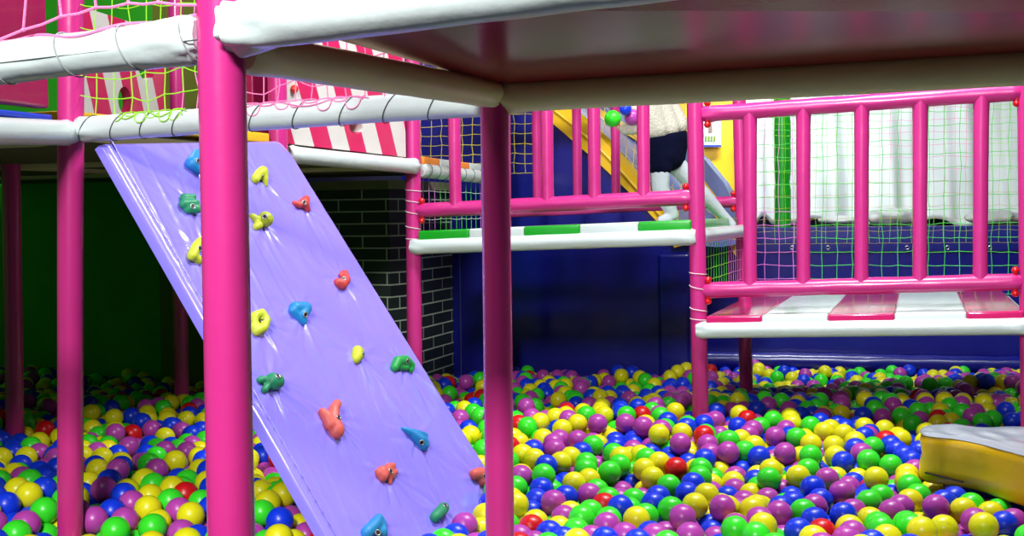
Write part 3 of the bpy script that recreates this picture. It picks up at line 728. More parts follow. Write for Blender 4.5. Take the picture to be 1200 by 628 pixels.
# far rim: arched strip descending to the right of the child
Yf = 7.55
far_px = [(640, 60), (690, 104), (740, 132), (790, 160), (825, 186), (848, 214), (866, 250), (880, 280)]
far_lo = [(640, 88), (690, 130), (738, 160), (786, 190), (815, 216), (834, 244), (850, 280), (862, 300)]
far_mid = [(640, 78), (690, 120), (739, 148), (788, 178), (819, 203), (840, 231), (857, 268), (870, 290)]
fy = lambda x: Yf - (x - 640) * .0006
ft = [P(x, y, fy(x)) for x, y in far_px]; fm_ = [P(x, y, fy(x)) for x, y in far_mid]; fl = [P(x, y, fy(x)) for x, y in far_lo]
strip(ft, fm_, WV * .08, mat('slide_grey', (112, 124, 172), .25, .15, 6, .4), 'side_rim', 'grey-blue far rim')
strip(fm_, fl, WV * .08, YEL, 'side_rim', 'yellow inner band of the far rim')
net(lambda u, v: lerp(lerp(near_top[2], near_top[7], u), lerp(near_top[2], near_top[7], u) + UZ * .55 + WV * .1, v) + WV * .05, 17, 7, .0018, [mat('pale_cord', (205, 212, 205), .6), NYEL], lambda i, j, a: 0 if a == 1 else (1 if i % 3 else 0), 'n', 'pale net rising from the near rim of the yellow slide behind the child', jit=.2)
# yellow board with a poster, seen between the two bridges
YA, YB = P(799, 200, 8.9), P(863, 200, 8.8)
yb = bmesh.new(); dY = g(YB) - g(YA); box_bm(yb, Vector((YA.x, YA.y, .4)), dY, Vector((0, .06, 0)), UZ * (P(830, 60, 8.9).z - .4), .01)
ybo = empty('wall_board', Vector((YA.x, YA.y, .4)), 'tall yellow padded board behind the slide carrying a small poster', 'board'); 
link('padded_panel', yb, mat('yellow_board', (252, 198, 2), .45, .05, 6), ybo)
bm = bmesh.new(); box_bm(bm, Vector((YA.x, YA.y - .012, .4)) - dY.normalized() * .03, dY.normalized() * .06, Vector((0, .08, 0)), UZ * (P(830, 60, 8.9).z - .4), .01); link('orange_edge', bm, mat('amber_vinyl', (224, 160, 10), .45), ybo)
po = empty('poster', P(835, 150, 8.8), 'small white notice with blue bands and a little figure on the yellow board', 'poster')
a = P(824, 172.5, 8.80); b = P(845, 172.5, 8.78); hh_ = P(835, 124, 8.8).z - P(835, 172.5, 8.8).z
dpx = (b - a)
bm = bmesh.new(); box_bm(bm, a, dpx, Vector((0, .006, 0)), UZ * hh_); link('paper', bm, mat('poster_white', (214, 232, 240), .5), po)
def pbox(u0, u1, v0, v1, m, nm):
    bm = bmesh.new(); box_bm(bm, a + dpx * u0 + UZ * hh_ * v0 - Vector((0, .003, 0)), dpx * (u1 - u0), Vector((0, .003, 0)), UZ * hh_ * (v1 - v0)); link(nm, bm, m, po)
BLB = mat('print_blue', (36, 60, 170), .5)
pbox(0, 1, 0, .055, BLB, 'blue_band'); pbox(0, 1, .945, 1, BLB, 'blue_band')
bm = bmesh.new(); pc = a + dpx * .4 + UZ * hh_ * .5 - Vector((0, .004, 0))
ball_bm(bm, pc + UZ * .03, .016, 2, 0, (1, .15, 1)); link('printed_figure', bm, mat('print_orange', (236, 150, 60), .5), po)
bm = bmesh.new(); prism(bm, [pc + Vector((-.016, 0, -.045)), pc + Vector((.016, 0, -.045)), pc + Vector((.012, 0, .018)), pc + Vector((-.012, 0, .018))], Vector((0, .002, 0))); link('printed_figure', bm, mat('print_grey', (150, 120, 110), .5), po)
bm = bmesh.new()
for k in range(4):
    x0 = .08 + k * .16; prism(bm, [a + dpx * x + UZ * hh_ * z - Vector((0, .004, 0)) for x, z in ((x0, .14), (x0 + .12, .14), (x0 + .13, .27), (x0 + .02, .27))], Vector((0, .003, 0)))
link('printed_lettering', bm, mat('print_green', (120, 150, 40), .5), po)
# green pole behind the nets and white sheeting
gp = empty('padded_post', P(917, 280, 8.0), 'bright green padded post behind the nets of the striped bridge', 'post')
bm = bmesh.new(); a = P(916.5, 100, 7.75); b = P(917.5, 292, 7.75); tube(bm, seg_pts(b, a + UZ * .6, 30), .054, 20, rf=lambda i, an, t: 1 + .02 * noise.noise(Vector((t * 14, an, 0))) - (.12 if (i % 8 == 0) else 0)); link('foam_sleeve', bm, mat('deep_green_vinyl', (8, 150, 24), .35, .1, 8), gp)
bm = bmesh.new()
def sheet(xa, xb, ya, yb, Ya, Yb, nx, nz, amp, fr_, sd, lowf):
    V = []
    for i in range(nx + 1):
        u = i / nx; px = lerp(xa, xb, u); Y = lerp(Ya, Yb, u); col = []
        top = P(px, ya, Y); bot = P(px, lowf(px), Y)
        for j in range(nz + 1):
            v = j / nz; p = lerp(bot, top, v)
            w = amp * (math.sin(u * fr_ + sd + 1.2 * noise.noise(Vector((u * 3, v * 1.5, sd)))) + .5 * math.sin(u * fr_ * 2.3 + v * 2 + sd) + .8 * noise.noise(Vector((u * 9, v * 2.2, sd + 4))))
            col.append(bm.verts.new(p + Vector((0, w, 0))))
        V.append(col)
    for i in range(nx):
        for j in range(nz): bm.faces.new((V[i][j], V[i + 1][j], V[i + 1][j + 1], V[i][j + 1]))
SHEET = mat('white_sheeting', (216, 224, 224), .5, .3, 3, var=.05)
sheet(925, 1330, 40, 260, 8.5, 8.0, 160, 40, .05, 34, 1.1, lambda x: 262 + 4 * math.sin(x * .045) + 3 * math.sin(x * .13) + (-9 if 1020 < x < 1050 else 0))
o = link('hanging_sheet', bm, SHEET, flat_angle=180); evaluated(o, [('SOLIDIFY', dict(thickness=.006))]); tag(o, 'large white plastic sheet hanging in folds behind the striped bridge nets', 'sheet')
bm = bmesh.new(); sheet(866, 912, 40, 262, 8.7, 8.6, 30, 30, .03, 9, 3.0, lambda x: 258 + 5 * math.sin(x * .3))
o = link('hanging_sheet', bm, SHEET, flat_angle=180); evaluated(o, [('SOLIDIFY', dict(thickness=.006))]); tag(o, 'narrow pale sheet strip hanging left of the bright green post', 'sheet')
for (x, w_, h_, wh) in ((1045, 60, 14, 'largest'), (1165, 70, 12, 'right-hand'), (985, 50, 7, 'left-hand')):
    c = P(x, 262 - h_ / 2, 7.9); s_ = 7.9 / F; bm = bmesh.new()
    ball_bm(bm, c, 1, 4, 0, (w_ / 2 * s_, .12, h_ * s_ * .8))
    for v in bm.verts: v.co += (v.co - c) * .25 * noise.noise(v.co * 14)
    tag(link('folded_sheeting', bm, mat('grey_sheet', (168, 172, 172), .5, .5, 6)), wh + ' of three crumpled grey sheeting bundles on top of the blue pit wall', 'sheeting', 'crumpled sheeting on the pit wall')
# support under it: dark back bench
quad_box('trim_7', g(P(860, 260, 7.9)), g(P(1330, 260, 7.3)), .9, .05, P(1000, 267, 7.6).z, NAVY)
# ------------------------------------------------------------------ yellow soft block lying on the balls
ztp, zbt = CZ - .765, CZ - .925
near_e = [(1077, 506), (1082, 510), (1096, 512), (1112, 513), (1130, 516), (1150, 520), (1175, 527), (1205, 535), (1240, 541), (1275, 541), (1305, 530)]
far_e = [(1318, 512), (1290, 503), (1262, 500), (1235, 500), (1205, 500), (1185, 499), (1165, 500), (1150, 501), (1130, 499), (1110, 497.5), (1092, 498.5), (1081, 501)]
def onz(px, py, z): r = ray(px, py); return Vector((0, 0, CZ)) + r * ((z - CZ) / r.z)
ring = [onz(x, y, ztp) for x, y in near_e] + [onz(x, y, ztp) for x, y in far_e]
# smooth closed outline
def smooth_ring(r_, n=2):
    for _ in range(n):
        o_ = []
        for i in range(len(r_)):
            a, b = r_[i], r_[(i + 1) % len(r_)]; o_ += [a * .75 + b * .25, a * .25 + b * .75]
        r_ = o_
    return r_
ring = smooth_ring(ring); cen = sum(ring, Vector()) / len(ring)
blk = empty('soft_play_block', Vector((cen.x, cen.y, zbt)), 'wavy yellow soft play block with a silvery white top lying on the balls', 'soft block')
bm = bmesh.new(); lv = []
H = ztp - zbt
for k, (z, ins) in enumerate(((zbt, .012), (zbt + .012, .0), (zbt + .05, -.004), (zbt + H * .55, .003), (ztp - .03, -.004), (ztp - .006, .002), (ztp, .008))):
    R_ = []
    for i, p in enumerate(ring):
        d = (p - cen); d.z = 0; d.normalize(); w = .006 * noise.noise(Vector((p.x * 7, p.y * 7, z * 12)))
        R_.append(bm.verts.new(Vector((p.x, p.y, z)) - d * (ins + w)))
    lv.append(R_)
n_ = len(ring)
for a, b in zip(lv, lv[1:]):
    for i in range(n_): bm.faces.new((a[i], a[(i + 1) % n_], b[(i + 1) % n_], b[i]))
bm.faces.new(lv[0]); bm.faces.new(lv[-1])
link('side_cover', bm, YEL, blk, flat_angle=70)
# top panel as grid fan with shallow puckers
bm = bmesh.new(); rows = []
half = len(ring)
for k in range(9):
    t = k / 8; R_ = []
    for i, p in enumerate(ring):
        # shrink towards the nearest point of a spine
        j = (n_ - i) % n_; q_ = (ring[i] + ring[j]) / 2
        c = lerp(p, q_, t); c.z = ztp + .003 + .006 * min(1, t * 3) + .009 * noise.noise(Vector((c.x * 16, c.y * 9, 1))) * min(1, t * 3)
        if t == 0: c.z = ztp - .001
        R_.append(bm.verts.new(c))
    rows.append(R_)
for a, b in zip(rows, rows[1:]):
    for i in range(n_):
        try: bm.faces.new((a[i], a[(i + 1) % n_], b[(i + 1) % n_], b[i]))
        except ValueError: pass
bmesh.ops.remove_doubles(bm, verts=bm.verts, dist=.0005)
link('top_panel', bm, mat('silver_white_vinyl', (168, 178, 188), .25, .3, 12, .4), blk, flat_angle=180)
bm = bmesh.new()
def side_pt(x, y): 
    best = min(range(n_), key=lambda i: abs((ring[i].x / ring[i].y) - (ray(x, y).x / ray(x, y).y)) + (0 if ring[i].y < cen.y + .05 else 9))
    p = ring[best]; return P(x, y, p.y - .008)
tube(bm, [side_pt(x, 551 + (x - 1073) * .245) for x in range(1084, 1132, 5)], .0028, 6); link('seam_slit', bm, BLACK, blk)
# ------------------------------------------------------------------ child on the bridge
SKIN = mat('skin', (222, 170, 148), .5, sub=.1); KNIT = mat('cream_knit', (200, 196, 180), .8, .6, 90); NAVYC = mat('navy_cloth', (6, 9, 34), .95, .4, 60, spec=.08)
TIGHT = mat('white_tights', (186, 194, 200), .7, .3, 60); HAIR = mat('dark_hair', (34, 24, 20), .5, .8, 60, stretch=(4, 4, .4)); SHOE = mat('sock', (214, 216, 220), .7)
def skinned(name, joints, bones, m, parent=None, sub=2, root=0, smooth_it=0):
    me = bpy.data.meshes.new(name); me.from_pydata([j[0] for j in joints], bones, []); o = bpy.data.objects.new(name, me); COL.objects.link(o)
    md = o.modifiers.new('s', 'SKIN'); 
    for i, sv in enumerate(me.skin_vertices[0].data):
        r = joints[i][1]; sv.radius = r if isinstance(r, tuple) else (r, r); sv.use_root = (i == root)
    md.use_smooth_shade = True; s = o.modifiers.new('u', 'SUBSURF'); s.levels = s.render_levels = sub
    dg = bpy.context.evaluated_depsgraph_get(); dg.update(); me2 = bpy.data.meshes.new_from_object(o.evaluated_get(dg)); o.modifiers.clear(); o.data = me2; me2.materials.clear(); me2.materials.append(m)
    for p in me2.polygons: p.use_smooth = True
    if parent is not None: o.parent = parent; o.matrix_parent_inverse = parent.matrix_world.inverted()
    return o
YC = 5.95
def J(x, y, dY=0.): return P(x, y, YC + dY)
pelv = J(783, 176); chest = J(766, 118, -.01); neck = J(756, 92); head = J(748, 62, -.02)
hipL = J(776, 190, -.05); hipR = J(790, 190, .06)
kneeL = J(774, 222, -.07); ankL = J(789, 252, -.05); toeL = J(775, 258, -.06)
kneeR = J(813, 216, .07); ankR = J(845, 250, .10); toeR = J(858, 263, .12)
shL = J(750, 102, -.09); elL = J(744, 150, -.13); wrL = J(728, 152, -.14); shR = J(772, 98, .10); elR = J(752, 126, .12); wrR = J(739, 122, .0)
joints = [(pelv, .062), (lerp(pelv, chest, .5), .058), (chest, .068), (neck, .028), (hipL, .05), (kneeL, .036), (ankL, .024), (toeL, .02), (hipR, .05), (kneeR, .036), (ankR, .024), (toeR, .018),
          (shL, .032), (elL, .025), (wrL, .018), (shR, .032), (elR, .025), (wrR, .018), (lerp(neck, head, .5), .03)]
bones = [(0, 1), (1, 2), (2, 3), (3, 18), (0, 4), (4, 5), (5, 6), (6, 7), (0, 8), (8, 9), (9, 10), (10, 11), (2, 12), (12, 13), (13, 14), (2, 15), (15, 16), (16, 17)]
child = skinned('person', joints, bones, SKIN)
tag(child, 'small child in cream jumper, navy shorts and white tights, hugging balls on the bridge', 'person')
# head, face, ears, hair
fd = (Vector((-.85, -.1, -.1))).normalized(); sdv = Vector((-fd.y, fd.x, 0)).normalized(); upv = fd.cross(sdv); upv = -upv if upv.z < 0 else upv
hb = bmesh.new(); HRr = .078
bmesh.ops.create_icosphere(hb, subdivisions=4, radius=1)
for v in hb.verts:
    c = v.co; x, y, z = c.x, c.y, c.z
    f = 1.0 * x; jaw = max(0, -z)
    px_ = x * HRr * (1.02 - .06 * jaw); py_ = y * HRr * (.86 - .22 * jaw ** 2); pz_ = z * HRr * 1.12
    if x > 0: px_ -= .004 * math.exp(-((z - .05) / .18) ** 2) * math.exp(-((abs(y) - .35) / .16) ** 2)
    px_ += .014 * math.exp(-((z + .12) / .13) ** 2 - (y / .11) ** 2) * (x > 0)
    px_ += .004 * math.exp(-((z + .42) / .07) ** 2 - (y / .25) ** 2) * (x > 0)
    v.co = head + fd * px_ + sdv * py_ + upv * pz_
ho = link('head', hb, SKIN, child, flat_angle=180)
for s in (-1, 1):
    b = bmesh.new(); ball_bm(b, head + sdv * s * .066 - upv * .004 - fd * .004, .017, 2, 0, (.9, .4, 1.2)); link('ear', b, SKIN, ho)
    b = bmesh.new(); ball_bm(b, head + sdv * s * .026 + fd * .071 + upv * .004, .009, 2); link('eye', b, BLACK, ho)
b = bmesh.new(); mp_ = [head + fd * .071 + sdv * x - upv * (.036 + .004 * math.cos(x * 90)) for x in (-.018, -.009, 0, .009, .018)]; tube(b, mp_, .0035, 8); link('mouth', b, mat('lips', (196, 96, 96), .5), ho)
hb = bmesh.new(); bmesh.ops.create_icosphere(hb, subdivisions=4, radius=1)
dl = [v for v in hb.verts if v.co.x > .45 and v.co.z < .42 or v.co.z < -.55]
bmesh.ops.delete(hb, geom=dl, context='VERTS')
for v in hb.verts:
    c = v.co.copy(); k = HRr * (1.09 + .03 * noise.noise(c * 5)); v.co = head + fd * c.x * k * 1.02 + sdv * c.y * k * .93 + upv * c.z * k * 1.13
hr = link('hair', hb, HAIR, child, flat_angle=180); evaluated(hr, [('SOLIDIFY', dict(thickness=.01, offset=1))])
# clothes follow the body
def volume(name, chains, m, parent, vox=.009, sm=4):
    bm = bmesh.new()
    for ch in chains:
        for (p, r), (q_, r2) in zip(ch, ch[1:]):
            n_ = max(2, int((q_ - p).length / (min(r, r2) * .3)))
            for k in range(n_ + 1): ball_bm(bm, lerp(p, q_, k / n_), lerp(r, r2, k / n_), 2)
    o = link(name, bm, m, parent); evaluated(o, [('REMESH', dict(mode='VOXEL', voxel_size=vox)), ('SMOOTH', dict(factor=.6, iterations=sm))]); return o
jl, jr = J(768, 152, -.055), J(792, 146, .05)
volume('jumper', [[(jl, .066), (J(757, 120, -.05), .068), (J(750, 100, -.04), .06)], [(jr, .066), (J(776, 118, .05), .07), (J(762, 98, .04), .06)], [(J(780, 150), .075), (J(766, 118), .082), (J(756, 98), .05)],
                  [(shL, .05), (lerp(shL, elL, .6), .042), (elL, .037)], [(elL, .037), (lerp(elL, wrL, .75), .03)], [(shR, .05), (elR, .038), (lerp(elR, wrR, .7), .03)]], KNIT, child)
volume('shorts', [[(J(770, 166, -.05), .062), (J(774, 196, -.06), .062)], [(J(794, 162, .05), .062), (J(790, 186, .04), .06)], [(J(783, 166), .078), (J(784, 184), .078)], [(J(776, 184, -.05), .066), (J(786, 184, .05), .066)]], NAVYC, child)
volume('tights', [[(J(774, 192, -.06), .055), (kneeL, .045), (lerp(kneeL, ankL, .45), .042), (ankL, .029), (toeL, .024)], [(J(790, 190, .04), .054), (kneeR, .044), (lerp(kneeR, ankR, .35), .042), (ankR, .029), (toeR, .023)]], TIGHT, child, .007)
# hands: palm + five fingers curled over the balls
def hand(w, toward, side, up_, nm='hand'):
    f_ = (toward - w).normalized(); pal = w + f_ * .022
    js = [(w, .013), (pal, (.017, .009))]; bs = [(0, 1)]
    for k in range(4):
        o_ = (k - 1.5) * .009; L_ = (.017, .02, .019, .015)[k]
        a1 = pal + f_ * .014 + side * o_; a2 = a1 + f_ * L_ * .6 + up_ * .005; a3 = a2 + f_ * L_ * .25 + up_ * .012
        n0 = len(js); js += [(a1, .0058), (a2, .005), (a3, .0042)]; bs += [(1, n0), (n0, n0 + 1), (n0 + 1, n0 + 2)]
    n0 = len(js); th = w + f_ * .012 - side * .017; js += [(th, .006), (th + f_ * .014 - side * .008 + up_ * .008, .005)]; bs += [(1, n0), (n0, n0 + 1)]
    return skinned(nm, js, bs, SKIN, child, sub=2, root=1)
hand(wrL, J(721, 147, -.10), Vector((.2, 1, 0)).normalized(), UZ)
hand(wrR, J(731, 117, -.02), Vector((0, .3, 1)).normalized(), Vector((0, -1, 0)))
PB = {'yellow': mat('ball_yellow', (230, 224, 22), .32, spec=.45, sub=.0), 'green': mat('ball_green', (56, 224, 42), .32, spec=.45), 'blue': mat('ball_blue', (14, 56, 222), .32, spec=.45),
      'purple': mat('ball_purple', (180, 66, 168), .32, spec=.45), 'red': mat('ball_red', (214, 20, 28), .32, spec=.45)}
def one_ball(c, r, col, label, group=None):
    bm = bmesh.new(); ball_bm(bm, c, r, 4); return tag(link('pit_ball', bm, PB[col]), label, 'ball', group)
one_ball(J(718, 139, -.12), .042, 'green', 'green plastic ball held out in the hand of the child on the bridge')
one_ball(J(741, 137, -.17) , .040, 'purple', 'purple plastic ball hugged in the arm of the child on the bridge')
one_ball(J(733, 128, -.225), .030, 'blue', 'small blue plastic ball held against the purple one in the child\'s arm')
# ------------------------------------------------------------------ light
def area(loc, to, size, power, col=(1, 1, 1), sy=None):
    l = bpy.data.lights.new('ceiling_lamp', 'AREA'); l.energy = power; l.color = col; l.shape = 'RECTANGLE'; l.size = size; l.size_y = sy or size
    o = bpy.data.objects.new('ceiling_lamp', l); COL.objects.link(o); o.location = loc
    o.rotation_euler = (Vector(to) - Vector(loc)).to_track_quat('-Z', 'Y').to_euler(); return o
area((-.9, -1.5, 3.65), (.0, 3.4, .3), .8, 330, (1, .99, .98), .5)
area((1.1, 4.0, 4.1), (1.0, 4.4, .4), .9, 130, (.97, .99, 1), .4)
area((-1.4, .6, 4.1), (-1.2, 3.0, .8), .8, 50, (.97, .98, 1), .35)
area((2.6, 4.8, 4.1), (2.3, 5.4, 0), 1.0, 28, (.95, 1, 1), .3)
area((.4, 4.2, 4.1), (.4, 4.6, 0), 1.2, 40, (.95, 1, 1), .3)
area((-2.4, 6.2, 4.1), (-1.8, 5.4, 1.6), 1.0, 30, (.98, 1, 1), .3)
lb = area((1.7, 7.5, 4.1), (1.7, 8.6, 1.5), 1.4, 34, (.95, 1, 1), .3); lb.data.spread = 1.3  # unseen lamp, aimed and narrowed to light the sheets and spare the bridge shade
w = bpy.data.worlds.new('world'); SC.world = w; w.use_nodes = True; w.node_tree.nodes['Background'].inputs[0].default_value = (.5, .52, .55, 1); w.node_tree.nodes['Background'].inputs[1].default_value = .3
SC.view_settings.view_transform = 'Standard'; SC.view_settings.look = 'None'; SC.view_settings.exposure = 0; SC.view_settings.gamma = 1; SC.view_settings.use_curve_mapping = False
